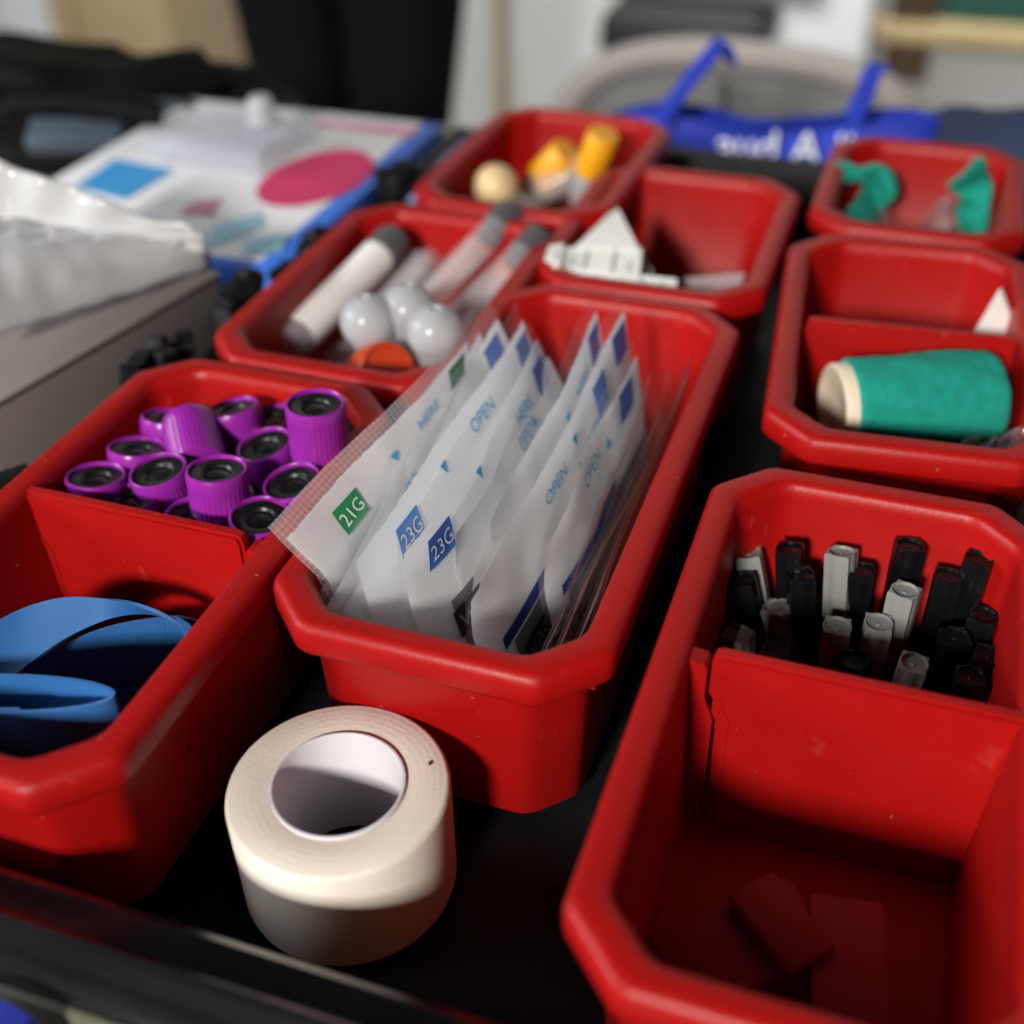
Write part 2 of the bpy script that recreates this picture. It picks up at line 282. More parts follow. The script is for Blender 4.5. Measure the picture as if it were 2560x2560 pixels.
def make_bin(label, x0, x1, y0, y1, rot=0.0, divider=None, dsh=0.0, dz=0.0, tabs=False, ch=0.074):
    cx, cy = (x0 + x1) / 2, (y0 + y1) / 2; a, b = (x1 - x0) / 2, (y1 - y0) / 2
    t = thing('storage_bin', label, 'bin', (cx, cy, -.322 + dz), Matrix.Rotation(math.radians(rot), 3, 'Z').to_quaternion(), 'red storage bins in the tray')
    vs, fs = [], []; n = 32
    for d, z in PROF:
        vs += [(x, y, z + .322) for x, y in outline(a, b, ch, d, .013)]
    for k in range(len(PROF) - 1):
        for i in range(n): j = (i + 1) % n; fs.append((k * n + i, k * n + j, (k + 1) * n + j, (k + 1) * n + i))
    fs += [tuple(range(n)), tuple(range((len(PROF) - 1) * n, len(PROF) * n))]
    mesh('shell', vs, fs, 'red', t, angle=50)
    for s in ((-1, 1) if tabs else ()):
        for q in (-.42, -.33, .3): mesh('side_tab', *box(s * a - s * .030 - .006, s * a - s * .030 + .006, q * 2 * b, q * 2 * b + .05, .322 - .075, .322 - .045), 'red', t)
    if divider is not None:
        dy = divider - cy
        w1 = a - .052; w2 = a - .064
        out = [(-w1 + .012, -.002), (-w1 + .004, -.005), (-w1, -.016), (-w1, -.070), (-w1 + .006, -.080), (-w2 - .006, -.105), (-w2, -.115), (-w2 + .004, -.312)]
        poly = [(x + dsh, z + .322) for x, z in out] + [(-x + dsh, z + .322) for x, z in out[::-1]]
        bm = bmesh.new(); v = [bm.verts.new((x, dy - .011, z)) for x, z in poly]; f = bm.faces.new(v)
        ext = bmesh.ops.extrude_face_region(bm, geom=[f]); bmesh.ops.translate(bm, verts=[e for e in ext['geom'] if isinstance(e, bmesh.types.BMVert)], vec=(0, .022, 0))
        eds = [e for e in bm.edges if abs(e.verts[0].co.y - e.verts[1].co.y) < 1e-6]
        bmesh.ops.bevel(bm, geom=eds, offset=.005, segments=2, affect='EDGES'); bm.verts.index_update()
        mesh('divider', [tuple(q.co) for q in bm.verts], [tuple(q.index for q in f.verts) for f in bm.faces], 'red', t, angle=35); bm.free()
        for sg in (-1, 1):        # raised line moulded on the face of the divider
            bl = [(-w2 + .018, -.30), (-w2 + .018, -.106), (-w2 + .012, -.096), (-w1 + .016, -.073), (-w1 + .012, -.077), (-w2 + .007, -.100), (-w2 + .012, -.108), (-w2 + .012, -.30)]
            mesh('divider_border', *prism([(sg * -x + dsh, .322 + z) for x, z in bl], dy - .0128, dy - .0105), 'red', t)
        for sg in (-1, 1):
            e = w1 + sg * dsh + .004          # edge of the divider on this side
            e2 = w2 + sg * dsh + .003
            if a - .046 - e > .008:
                ri = [(sg * (a - .040), .322 - .016), (sg * (e + .004), .322 - .020), (sg * e, .322 - .026), (sg * e, .322 - .074), (sg * e2, .322 - .110), (sg * e2, .322 - .305), (sg * (a - .052), .322 - .305)]
                mesh('slot_rail', *prism(ri, dy - .013, dy + .013), 'red', t, angle=25)
    return t
make_bin('red bin in the middle filled with a fan of white needle pouches', -.705, -.237, .952, 1.968, tabs=True)
make_bin('red divided bin at left with purple-capped tubes and blue straps', -1.185, -.714, .622, 1.522, divider=1.103, dsh=-.020)
make_bin('red divided bin at front right with needles behind its divider', -.196, .272, .598, 1.492, divider=1.075, dsh=.020)
make_bin('red bin with clear tubes, white round ends and an orange cap', -1.132, -.660, 1.532, 2.250, tabs=True)
make_bin('red bin at the back holding tubes with yellow caps', -1.045, -.585, 2.262, 2.930, -1.5, dz=.005)
make_bin('red bin with folded white label strips behind the needle pouches', -.684, -.222, 1.985, 2.622)
make_bin('red divided bin at right with the teal bandage roll', -.185, .275, 1.580, 2.362, 5.0, divider=1.985, dz=.004)
make_bin('red bin in the far right corner with two teal bandage ends', -.196, .238, 2.385, 2.950, dz=.006)
# ------------------------------------------------------------------ roll of tape
tc_ = (-.540, .853, FLOOR)
tp = thing('tape_roll', 'thick cream roll of medical tape lying in front of the middle bin', 'tape roll', tc_)
H_ = .180
prf = [(.0855, .004), (.090, .001), (.134, .001), (.139, .004), (.1405, .010), (.1405, H_ - .008), (.1385, H_ - .0025), (.134, H_), (.0900, H_), (.0860, H_ - .001), (.0855, H_ - .004)]
v, f = lathe(prf, 96); f = f[:-2] + [(10 * 96 + i, 10 * 96 + (i + 1) % 96, (i + 1) % 96, i) for i in range(96)]
mesh('tape_winding', v, f, 'tape', tp, angle=50)
prf = [(.0800, 0), (.0852, 0), (.0852, H_ + .002), (.0840, H_ + .004), (.0815, H_ + .004), (.0800, H_ + .002)]
v, f = lathe(prf, 80); f = f[:-2] + [(5 * 80 + i, 5 * 80 + (i + 1) % 80, (i + 1) % 80, i) for i in range(80)]
mesh('cardboard_core', v, f, 'core', tp, angle=50)
p_ = at(812, 1440, FLOOR + H_ + .001) - Vector(tc_)
mesh('dark_speck', *[ [(p_.x + .003 * math.cos(k), p_.y + .005 * math.sin(k), p_.z + .0006) for k in (0, 1.2, 2.5, 3.6, 5.0)], [(0, 1, 2, 3, 4)] ], 'brown', tp, smooth=False)
# ------------------------------------------------------------------ purple-capped tubes
def ribs(r, z, a, k):
    return r * (1 + (.018 if int(a / (2 * math.pi) * 144 + .5) % 4 < 2 else 0.0)) if k in (3, 4) else r
capd = [(.000, -.098), (.036, -.098), (.0430, -.094), (.0438, -.084), (.0438, -.024), (.0452, -.018), (.0452, -.005), (.0435, 0.0), (.0412, .0012), (.0392, -.001), (.0386, -.012), (.0386, -.030), (.0, -.030)]
_cap = lathe(capd, 144, rfun=ribs)
_stop = lathe([(.0388, -.014), (.0382, -.0060), (.0365, -.0042), (.0245, -.0046), (.0228, -.0056), (.0212, -.0095), (.0195, -.0105), (.0150, -.0088), (.0090, -.0068), (.0040, -.0060), (.0, -.0058)], 48)
_body = lathe([(.0, -.385), (.012, -.383), (.024, -.374), (.0315, -.355), (.033, -.33), (.033, -.088)], 28)
_slab = lathe([(.0338, -.32), (.0340, -.13)], 28); _slab = (_slab[0], _slab[1][:-2])
shared = {}
def part(key, vf, mt, parent, name, scale=1.0, angle=45):
    if key not in shared:
        o = mesh(name, vf[0], vf[1], mt, parent, angle=angle); shared[key] = o; return o
    o = shared[key].copy(); COL.objects.link(o); o.parent = parent; return o
def purple(px, py, z, tilt, label):
    top = at(px, py, z); ax = Vector((tilt[0], tilt[1], 1)).normalized(); q = Vector((0, 0, 1)).rotation_difference(ax)
    t = thing('blood_tube', label, 'tube', top, q, 'tubes with purple caps')
    part('pcap', _cap, 'purple', t, 'cap', angle=35); part('pstop', _stop, 'rubber', t, 'rubber_stopper'); part('pbody', _body, 'clear', t, 'tube_body'); part('plab', _slab, 'tubelabel', t, 'paper_label')
for a in [
 (319, 786, -.02, (.05, .30), 'purple-capped tube in the back left corner of the cluster'),
 (437, 768, -.01, (-.22, .12), 'purple-capped tube tilted left at the back, behind the capless-looking lying one'),
 (513, 786, -.03, (-.10, .02), 'purple-capped tube half hidden behind the highest cap'),
 (594, 760, .075, (.02, .02), 'tallest purple-capped tube, raised above the others by the pouches'),
 (660, 797, -.02, (-.25, -.10), 'purple-capped tube tucked at the right behind the tallest one'),
 (258, 842, -.02, (.02, .22), 'purple-capped tube at the left, third row from the divider'),
 (498, 837, -.01, (-.15, -.12), 'purple-capped tube just in front of and left of the tallest one'),
 (180, 896, -.02, (.02, .12), 'leftmost purple-capped tube of the cluster'),
 (297, 886, -.01, (-.10, -.10), 'purple-capped tube second from the left in the middle row'),
 (408, 884, .025, (.0, .10), 'upright purple-capped tube with ribbed side showing in the middle'),
 (550, 907, -.01, (-.14, -.14), 'purple-capped tube at the right, against the middle bin'),
 (240, 941, -.035, (-.05, .0), 'left one of two purple caps cut off by the divider'),
 (367, 970, -.03, (.05, -.05), 'right one of two purple caps cut off by the divider'),
 (490, 972, -.02, (.08, -.06), 'purple-capped tube at the right end of the divider')]: purple(*a)
# one lying with the cap turned away so that only its ribbed side shows
top = at(357, 798, -.018)
t = thing('blood_tube', 'purple-capped tube lying over the others with only its ribbed side showing', 'tube', top, Vector((0, 0, 1)).rotation_difference(Vector((-.67, .86, .30)).normalized()), 'tubes with purple caps')
part('pcap', _cap, 'purple', t, 'cap'); part('pstop', _stop, 'rubber', t, 'rubber_stopper')
# ------------------------------------------------------------------ blue straps
def band(e1, e2, th, mt, name, label, base):      # strap between two edge curves
    A, Bq = spline(e1, 8), spline(e2, 8); v, f, uv = [], [], []; Ls = 0
    for k in range(len(A)):
        tg = (A[min(k + 1, len(A) - 1)] - A[max(k - 1, 0)]); nn = tg.cross(Bq[k] - A[k]).normalized() * th
        if k: Ls += (A[k] - A[k - 1]).length
        for p_ in (A[k], Bq[k], Bq[k] + nn, A[k] + nn): v.append(tuple(p_)); uv.append((Ls * 8, 0))
    for k in range(len(A) - 1):
        for i in range(4): j = (i + 1) % 4; f.append((k * 4 + i, k * 4 + j, k * 4 + 4 + j, k * 4 + 4 + i))
    f += [(0, 1, 2, 3), tuple(range(4 * len(A) - 1, 4 * len(A) - 5, -1))]
    return tag(mesh(name, v, f, mt, None, base, uvs=uv), label, 'strap')
E1 = [at(-110, 1235, -.10), at(0, 1168, -.075), at(70, 1138, -.06), at(140, 1126, -.055), at(225, 1135, -.06), at(300, 1160, -.075), at(350, 1190, -.105), (-.790, 1.020, -.155), (-.815, 1.005, -.20), (-.90, .975, -.215), (-1.02, .93, -.215)]
E2 = [at(-110, 1390, -.12), at(0, 1296, -.10), at(70, 1240, -.09), at(140, 1195, -.085), at(225, 1163, -.085), at(300, 1163, -.10), at(346, 1196, -.13), (-.800, 1.000, -.26), (-.825, .985, -.285), (-.90, .955, -.295), (-1.02, .91, -.295)]
band(E1, E2, .005, 'blueband', 'tourniquet_strap', 'blue strap arching across the left bin in front of the divider', (-.95, .95, -.30))
pts = spline([at(60, 1262, -.135), at(120, 1228, -.125), at(200, 1196, -.12), at(280, 1180, -.12), at(322, 1182, -.13), at(338, 1200, -.145)], 8)
v, f, uv = ribbon([p_ + Vector((0, .01, -.065)) for p_ in pts], (0, -.12, 1), .15, .005)
tag(mesh('tourniquet_strap', v, f, 'blueband', None, (-.9, .95, -.30), uvs=uv), 'dark blue strap layer standing upright beneath the arching strap', 'strap')
pts = []
for i in range(64):
    a = math.radians(-215 + i * 500 / 63.0); ca, sa = math.cos(a) * (.145 - .0002 * i), math.sin(a) * (.034 - .0001 * i)
    pts.append(Vector((-.955 + ca * .96 - sa * .28, .782 + ca * .28 + sa * .96, -.140)))
v, f, uv = ribbon(pts, (0.03, -.05, 1), .18, .005)
tag(mesh('tourniquet_strap', v, f, 'blueband', None, (-.985, .80, -.30), uvs=uv), 'coiled blue strap standing on edge at the front of the left bin', 'strap')
# ------------------------------------------------------------------ needle pouches
def pouch(i, nt, ft, xb, label, marks=(), lower=None, bulge=.012, zb=-.295, yb=None, filmonly=False, knee=None, lowtop=.45):
    T0, T1 = Vector(nt), Vector(ft); L = T1.y - T0.y
    B0 = Vector((xb[0], (T0.y - .01) if yb is None else yb, zb)); B1 = Vector((xb[1], B0.y + L, zb))
    g = (B0 + B1) / 2; th = thing('needle_pouch', label, 'pouch', g, None, 'white needle pouches in the middle bin')
    rs = random.Random(i * 13 + 5); ph = [rs.uniform(0, 6.28) for _ in range(4)]
    curl = rs.uniform(.03, .085) if 1 < i < 9 else 0.0
    Hh = ((T0 - B0).length + (T1 - B1).length) / 2
    def P(u, v, off=0.0):
        if knee is None: p = B0.lerp(B1, u).lerp(T0.lerp(T1, u), v)
        else:
            K = Vector((knee[0], T0.y - .005 + L * u, knee[1] * (1 - u) + knee[2] * u)); vk = knee[3]
            lo = B0.lerp(B1, u).lerp(K, v / vk); hi = K.lerp(T0.lerp(T1, u), (v - vk) / (1 - vk)); tt = min(max((v - vk) / .16 + .5, 0), 1); tt = tt * tt * (3 - 2 * tt); p = lo.lerp(hi, tt)
        nrm = (B1 - B0).cross(T0 - B0).normalized(); 
        if nrm.x < 0: nrm = -nrm
        uu = min(max(u, 0), 1); vv = min(max(v, 0), 1)
        bl = bulge * (1.1 * math.sin(math.pi * uu) ** .7 * math.sin(math.pi * vv) ** .8) + .004 * math.sin(5 * uu + ph[0]) * (vv - .2) + .0035 * math.sin(9 * uu + 4 * vv + ph[1]) + .010 * math.sin(ph[2] + 2.2 * uu) * vv ** 3
        bl += .0025 * noise.noise(Vector((u * 9, v * 5, i * 3.3)))
        cu = max(0.0, 1 - uu / .30) ** 2
        p = p + Vector((curl * cu * (max(0, .75 - vv) ** 1.2 - .25 * math.sin(math.pi * vv)), -.02 * cu * math.sin(math.pi * vv), 0))
        return p + nrm * (bl + off)
    def sheet(u0, u1, v0, v1, off, nu, nv, edge=0.0):
        vs, fs, uv = [], [], []
        for a in range(nu + 1):
            for b in range(nv + 1):
                u = u0 + (u1 - u0) * a / nu; v = v0 + (v1 - v0) * b / nv
                if edge and b == nv: v += edge * rs.uniform(-1, 1)
                vs.append(tuple(P(u, v, off))); uv.append((u * L, v * Hh))
        for a in range(nu):
            for b in range(nv): k = a * (nv + 1) + b; fs.append((k, k + nv + 1, k + nv + 2, k + 1))
        return vs, fs, uv
    v, f, uv = sheet(0, 1, 0, 1, -.004, 34, 12); mesh('clear_film', v, f, 'film' if i < 1 else 'backfilm' if filmonly else 'plainfilm', th, g, uvs=uv)
    v, f, uv = sheet(.0, .93, 0, 1, -.010, 30, 8) if filmonly else sheet(.012, .985, .02, .925, 0, 60, 16, .003)
    if filmonly:
        v, f, uv = sheet(.0, 1, .955, 1, .0005, 34, 1); mesh('sealed_edge', v, f, 'edgefilm', th, g, uvs=uv); v, f, uv = sheet(.0, .03, .1, 1, .0006, 1, 12); mesh('sealed_edge', v, f, 'edgefilm', th, g, uvs=uv)
    if not filmonly: mesh('paper_backing', v, f, 'paper', th, g, uvs=uv)
    def flat(name, shp, mt, uc, vc, h, par, off, ang=0.0):
        ca, sa = math.cos(ang), math.sin(ang)
        vs = [tuple(P(uc + (x * ca - y * sa) * h / L, vc + (x * sa + y * ca) * h / Hh, off)) for x, y in shp[0]]
        return mesh(name, vs, shp[1], mt, par, g, smooth=False)
    dia = ([(0, -1), (.62, 0), (0, 1), (-.62, 0)], [(0, 1, 2, 3)])
    dia = ([(-1.0, -.55), (.72, -.62), (1.0, .55), (-.72, .62)], [(0, 1, 2, 3)])
    def grid4(c, n=8):
        vs_ = []
        for a in range(n + 1):
            for b in range(n + 1):
                s_, t_ = a / n, b / n; vs_.append(tuple(sum(w * q[k] for w, q in zip(((1 - s_) * (1 - t_), s_ * (1 - t_), s_ * t_, (1 - s_) * t_), c)) for k in (0, 1)))
        return vs_, [(a * (n + 1) + b, (a + 1) * (n + 1) + b, (a + 1) * (n + 1) + b + 1, a * (n + 1) + b + 1) for a in range(n) for b in range(n)]
    dia = grid4(dia[0])
    tri_u = ([(-.6, -.5), (.6, -.5), (0, .6)], [(0, 1, 2)]); tri_d = ([(-.6, .5), (0, -.6), (.6, .5)], [(0, 1, 2)])
    for mk in marks:
        kind, u, v_ = mk[0], mk[1], mk[2]
        if kind == 'dia':
            d = flat('size_mark', dia, mk[3], u, v_, .036, th, .0022)
            if mk[4]: flat('lettering', text2d(mk[4]), 'printwhite', u, v_, .0225, d, .0036, .0)
        elif kind == 'tri': flat('arrow_mark', tri_u if mk[3] > 0 else tri_d, 'printcyan', u, v_, .017, th, .0022)
        else: flat('lettering', text2d(kind), 'printcyan', u, v_, .022, th, .0022)
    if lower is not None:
        v, f, uv = sheet(.11, .96, .04, lowtop, .0016, 40, 8); lo = mesh('print_and_shade_panel', v, f, 'printshade', th, g, uvs=uv)  # grey print; on the pouch with no lower text it paints the curl's shade
        if i in (7, 8): v, f, uv = sheet(.08, .62, lowtop + .015, lowtop + .075, .0018, 30, 2); mesh('blue_stripe', v, f, 'printnavy', th, g, uvs=uv)
        for (s_, u, v_, hh) in lower:
            if s_ == 'SET': flat('lettering', text2d(s_), 'printblack', u, v_, hh, th, .0034)
            else:
                bw = .42 * len(s_) + .3; bd = flat('black_band', grid4([(-bw, -.85), (bw, -.85), (bw, .85), (-bw, .85)], 16), 'printblack', u, v_, hh, th, .0032)
                flat('lettering', text2d(s_), 'letgrey', u, v_, hh, bd, .0046)
    return th
G = 'printgreen'; B_ = 'printblue'; LB = 'printlightblue'
pouch(0, (-.716, 1.075, .048), tuple(at(879, 618, 0.080)), (-0.560, -0.530), 'leftmost needle pouch with green 21G mark and embossed clear margin', [('dia', .21, .80, G, '21G'), ('tri', .46, .80, -1), ('HERE', .66, .82), ('dia', .88, .84, G, '')], knee=(-.640, -.012, .000, .72), bulge=.006)
pouch(1, (-.644, 1.020, -.012), tuple(at(904, 577, 0.075)), (-0.548, -0.503), 'needle pouch just right of the one marked 21G', [('OPEN', .47, .84), ('tri', .56, .82, -1), ('HERE', .70, .82), ('dia', .84, .84, G, '')], knee=(-.622, -.060, -.030, .80), bulge=.006)
pouch(2, (-.618, 1.035, -.025), tuple(at(936, 562, 0.085)), (-0.525, -0.475), 'needle pouch behind the light blue 23G mark, third from the left', [('tri', .47, .80, -1), ('dia', .90, .84, B_, '')])
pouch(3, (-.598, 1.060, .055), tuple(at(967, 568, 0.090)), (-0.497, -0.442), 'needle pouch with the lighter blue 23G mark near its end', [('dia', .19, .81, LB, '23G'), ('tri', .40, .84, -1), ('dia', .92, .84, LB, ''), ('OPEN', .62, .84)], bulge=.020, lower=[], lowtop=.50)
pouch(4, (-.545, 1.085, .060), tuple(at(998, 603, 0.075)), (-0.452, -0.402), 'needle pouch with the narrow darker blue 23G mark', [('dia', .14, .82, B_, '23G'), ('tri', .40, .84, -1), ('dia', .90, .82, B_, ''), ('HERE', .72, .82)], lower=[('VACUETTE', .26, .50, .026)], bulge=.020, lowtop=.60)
pouch(5, (-.500, 1.175, .035), tuple(at(1030, 640, 0.040)), (-0.428, -0.378), 'plain needle pouch right of the darker blue 23G mark', [('OPEN', .60, .84), ('tri', .68, .84, 1)])
pouch(6, (-.480, 1.230, .020), tuple(at(1117, 549, 0.100)), (-0.412, -0.382), 'needle pouch with a tall clear peak at the back, left of OPEN HERE', [('tri', .56, .80, -1), ('HERE', .72, .82), ('dia', .90, .84, B_, '')], bulge=.012)
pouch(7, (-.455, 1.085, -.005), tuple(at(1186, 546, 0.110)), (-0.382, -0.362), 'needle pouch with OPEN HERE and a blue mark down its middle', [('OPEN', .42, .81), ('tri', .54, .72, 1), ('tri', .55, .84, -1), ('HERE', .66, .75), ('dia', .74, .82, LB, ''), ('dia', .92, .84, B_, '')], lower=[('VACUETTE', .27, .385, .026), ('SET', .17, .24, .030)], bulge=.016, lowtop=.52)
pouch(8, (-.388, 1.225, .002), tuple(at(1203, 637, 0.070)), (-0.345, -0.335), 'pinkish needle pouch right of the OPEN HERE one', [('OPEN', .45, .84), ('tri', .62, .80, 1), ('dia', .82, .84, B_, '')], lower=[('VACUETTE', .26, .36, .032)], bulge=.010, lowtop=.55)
for i, (x, zt, y0, y1, lb) in enumerate(((-.352, -.002, 1.05, 1.700, 'first of the clear pouches seen on edge at the right'), (-.339, -.012, 1.04, 1.735, 'second of the clear pouches seen on edge at the right'), (-.327, -.006, 1.06, 1.745, 'third of the clear pouches seen on edge at the right'), (-.314, -.022, 1.05, 1.770, 'fourth of the clear pouches seen on edge at the right'), (-.302, -.010, 1.07, 1.800, 'clear pouch pressed against the right wall of the middle bin'))):
    pouch(20 + i, (x, y0, zt - .075), (x + .008, y1, zt), (x - .012, x - .012), lb, bulge=.004, zb=-.27, filmonly=True)
# ------------------------------------------------------------------ capped needles in the right bin
def sect(r, lobes):
    out = []
    for i in range(48):
        a = 2 * math.pi * i / 48; d = min(abs((a - math.pi / 4 - k * math.pi / 2 + math.pi) % (2 * math.pi) - math.pi) for k in range(4))
        out.append(r * (1 + lobes * math.exp(-(d / .16) ** 2)))
    return out
def needle_mesh():
    n = 48; vs, fs = [], []
    loops = [(.0175, .22, -.30), (.0180, .22, -.105), (.0195, .24, -.102), (.0200, .28, -.004), (.0195, .26, .0)]
    for r, lb, z in loops:
        for i, rr in enumerate(sect(r, lb)): a = 2 * math.pi * i / n; vs.append((rr * math.cos(a), rr * math.sin(a), z))
    for r, z in ((.0175, .0005), (.0165, -.004), (.0035, -.0045), (.002, -.003)):
        for i in range(n): a = 2 * math.pi * i / n; vs.append((r * math.cos(a), r * math.sin(a), z))
    m_ = 9
    for k in range(m_ - 1):
        for i in range(n): j = (i + 1) % n; fs.append((k * n + i, k * n + j, (k + 1) * n + j, (k + 1) * n + i))
    fs += [tuple(range(n)), tuple(range((m_ - 1) * n, m_ * n))]
    return vs, fs
NM = needle_mesh()
COLLAR = lathe([(.0215, -.118), (.0225, -.114), (.0225, -.104), (.0215, -.100)], 32)
def needle(col, px, py, z, tilt, label, spin=None):
    top = at(px, py, z); ax = Vector((tilt[0], tilt[1], 1)).normalized(); q = Vector((0, 0, 1)).rotation_difference(ax) @ Matrix.Rotation(random.uniform(-.4, .4) if spin is None else spin, 3, 'Z').to_quaternion()
    t = thing('capped_needle', label, 'needle', top, q, 'capped needles in the right bin')
    mt = 'greycap' if col == 'g' else 'blackcap'
    part('n' + col, NM, mt, t, 'cap', angle=30); part('c' + col, COLLAR, mt, t, 'collar', angle=30)
for a in [
 ('g', 1588, 1040, -.065, (-.12, .20), 'grey capped needle leaning at the back, flat side turned forward'),
 ('g', 1708, 1113, -.075, (.0, .03), 'tallest upright grey capped needle in the right bin'),
 ('g', 1580, 1180, -.115, (-.02, -.02), 'grey capped needle left of the middle, close to the divider'),
 ('g', 1658, 1174, -.110, (-.02, -.02), 'grey capped needle in the middle of the front group'),
 ('g', 1725, 1250, -.125, (.05, -.06), 'grey capped needle nearest the divider, tilted right'),
 ('g', 1464, 1142, -.140, (-.38, .08), 'grey capped needle leaning left with its round end up'),
 ('g', 1412, 1042, -.100, (-.30, .12), 'dim grey capped needle with stepped barrel in the back left corner'),
 ('g', 1392, 1194, -.150, (-.10, .0), 'dim grey needle end low at the left behind the divider'),
 ('g', 1462, 1222, -.180, (-.25, .0), 'dim grey needle end just showing over the divider'),
 ('b', 1490, 1033, -.065, (-.15, .12), 'black capped needle at the back left, beside the dim stepped grey one'),
 ('b', 1510, 1082, -.085, (-.15, .08), 'black capped needle leaning left in the second row'),
 ('b', 1625, 1074, -.085, (-.03, .04), 'black capped needle in front of the leaning grey one'),
 ('b', 1718, 1028, -.042, (.0, .08), 'black capped needle at the back, behind the tallest grey one'),
 ('b', 1790, 1085, -.070, (.0, .05), 'black capped needle right of the tallest grey one'),
 ('b', 1848, 1053, -.042, (.02, .06), 'black capped needle at the back right'),
 ('b', 1857, 1160, -.105, (.04, .0), 'black capped needle against the right wall, middle row'),
 ('b', 1803, 1200, -.115, (.0, -.03), 'black capped needle right of the front grey ones'),
 ('b', 1832, 1275, -.125, (.03, -.06), 'black capped needle touching the divider at the right'),
 ('b', 1866, 1235, -.120, (.04, -.03), 'black capped needle in the front right corner'),
 ('b', 1612, 1246, -.140, (.0, -.03), 'black needle end just showing over the divider in the middle'),
 ('b', 1398, 1092, -.110, (-.30, .06), 'black capped needle in shadow against the left wall'),
 ('b', 1560, 1122, -.155, (-.06, .02), 'black capped needle in shadow between the grey ones')]: needle(*a)
# pinkish packets at the bottom of the front compartment
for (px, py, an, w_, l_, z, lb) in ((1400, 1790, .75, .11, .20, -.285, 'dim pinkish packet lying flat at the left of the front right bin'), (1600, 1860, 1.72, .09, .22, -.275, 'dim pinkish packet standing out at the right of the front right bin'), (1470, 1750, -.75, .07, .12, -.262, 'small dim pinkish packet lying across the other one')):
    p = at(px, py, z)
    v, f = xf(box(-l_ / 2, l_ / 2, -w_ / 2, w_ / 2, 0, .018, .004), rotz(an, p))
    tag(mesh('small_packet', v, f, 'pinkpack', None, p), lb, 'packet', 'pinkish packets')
# ------------------------------------------------------------------ bandage roll
a0 = at(1572, 770, -.075); a1 = at(1866, 752, -.075); axd = (a1 - a0); Lr = axd.length; q = Vector((0, 0, 1)).rotation_difference(axd.normalized())
t = thing('bandage_roll', 'teal cohesive bandage wound on a beige core lying in the right bin', 'bandage roll', a0, q)
def lump(r, z, a, k): return r * (1 + .018 * math.sin(3 * a + z * 20) + .012 * math.sin(7 * a - z * 40)) + .0025 * noise.noise(Vector((a * 4, z * 60, 2)))
pr2 = [(.0, .060), (.068, .060), (.078, .040)] ; zs = [.024 + (Lr - .03) * k / 24 for k in range(25)]
pr2 = [(.060, .020), (.079, .020)] + [(.082 + .004 * math.sin(math.pi * k / 24), z) for k, z in enumerate(zs)] + [(.078, Lr), (.060, Lr + .008), (.0, Lr + .008)]
mesh('bandage', *lathe(pr2, 64, rfun=lump), 'tealband', t, angle=60)
mesh('core', *lathe([(.0, .012), (.050, .008), (.064, .002), (.070, -.003), (.074, -.003), (.0765, .0), (.077, .030)], 64), 'beige', t, angle=60)
p = at(1890, 845, -.055); v = []; nu, nv = 36, 16
for i in range(nu + 1):
    for j in range(nv + 1):
        u, w_ = i / nu, j / nv
        cr_ = abs(noise.noise(Vector((u * 5, w_ * 4, 4)))) * .040 + abs(noise.noise(Vector((u * 12 + 3, w_ * 9, 7)))) * .016
        v.append((p.x - .085 + .20 * u + .02 * w_, p.y - .045 + .05 * u + .085 * w_, p.z - .050 + .055 * u + .035 * w_ * u + cr_))
f = [(i * (nv + 1) + j, (i + 1) * (nv + 1) + j, (i + 1) * (nv + 1) + j + 1, i * (nv + 1) + j + 1) for i in range(nu) for j in range(nv)]
tag(mesh('plastic_wrapper', v, f, 'darkwrap', None, (p.x, p.y, p.z - .1), angle=30), 'crinkled clear wrapper in front of the teal bandage roll', 'wrapper')
p = at(1868, 600, -.03)
v = [(p.x - .035, p.y - .03, p.z - .06), (p.x + .035, p.y + .01, p.z - .055), (p.x + .022, p.y - .01, p.z - .085), (p.x + .038, p.y + .02, p.z - .01), (p.x + .005, p.y + .02, p.z + .05)]
vf = ([*[(a[0], a[1], a[2]) for a in v], *[(a[0] + .004, a[1] + .006, a[2]) for a in v]], [(0, 2, 1, 3, 4), (5, 9, 8, 6, 7), (0, 5, 7, 2), (2, 7, 6, 1), (1, 6, 8, 3), (3, 8, 9, 4), (4, 9, 5, 0)])
tag(mesh('paper_corner', *vf, 'whitepaper', None, (p.x, p.y, p.z - .1), smooth=False), 'white paper corner sticking up behind the teal bandage roll', 'paper')
# ------------------------------------------------------------------ teal bandage ends in the far right bin
def folded(name, panels, th, mt, label, cat):       # crumpled cloth: a fan of creased panels, each vertex (photo x, photo y, height)
    vs, fs = [], []; idx = {}
    for pn in panels:
        f_ = []
        for q in pn:
            if q not in idx: idx[q] = len(vs); vs.append(tuple(at(*q)))
            f_.append(idx[q])
        for k in range(1, len(f_) - 1): fs.append((f_[0], f_[k], f_[k + 1]))
    g_ = (vs[0][0], vs[0][1], min(v_[2] for v_ in vs))
    o_ = mesh(name, vs, fs, mt, None, g_, angle=30); sb = o_.modifiers.new('sub', 'SUBSURF'); sb.levels = 2; sb.render_levels = 2; sb.subdivision_type = 'CATMULL_CLARK'
    md = o_.modifiers.new('thickness', 'SOLIDIFY'); md.thickness = th * S; return tag(o_, label, cat)
a_, b_, c_ = (1632, 326, -.01), (1624, 341, -.03), (1637, 342, -.035)
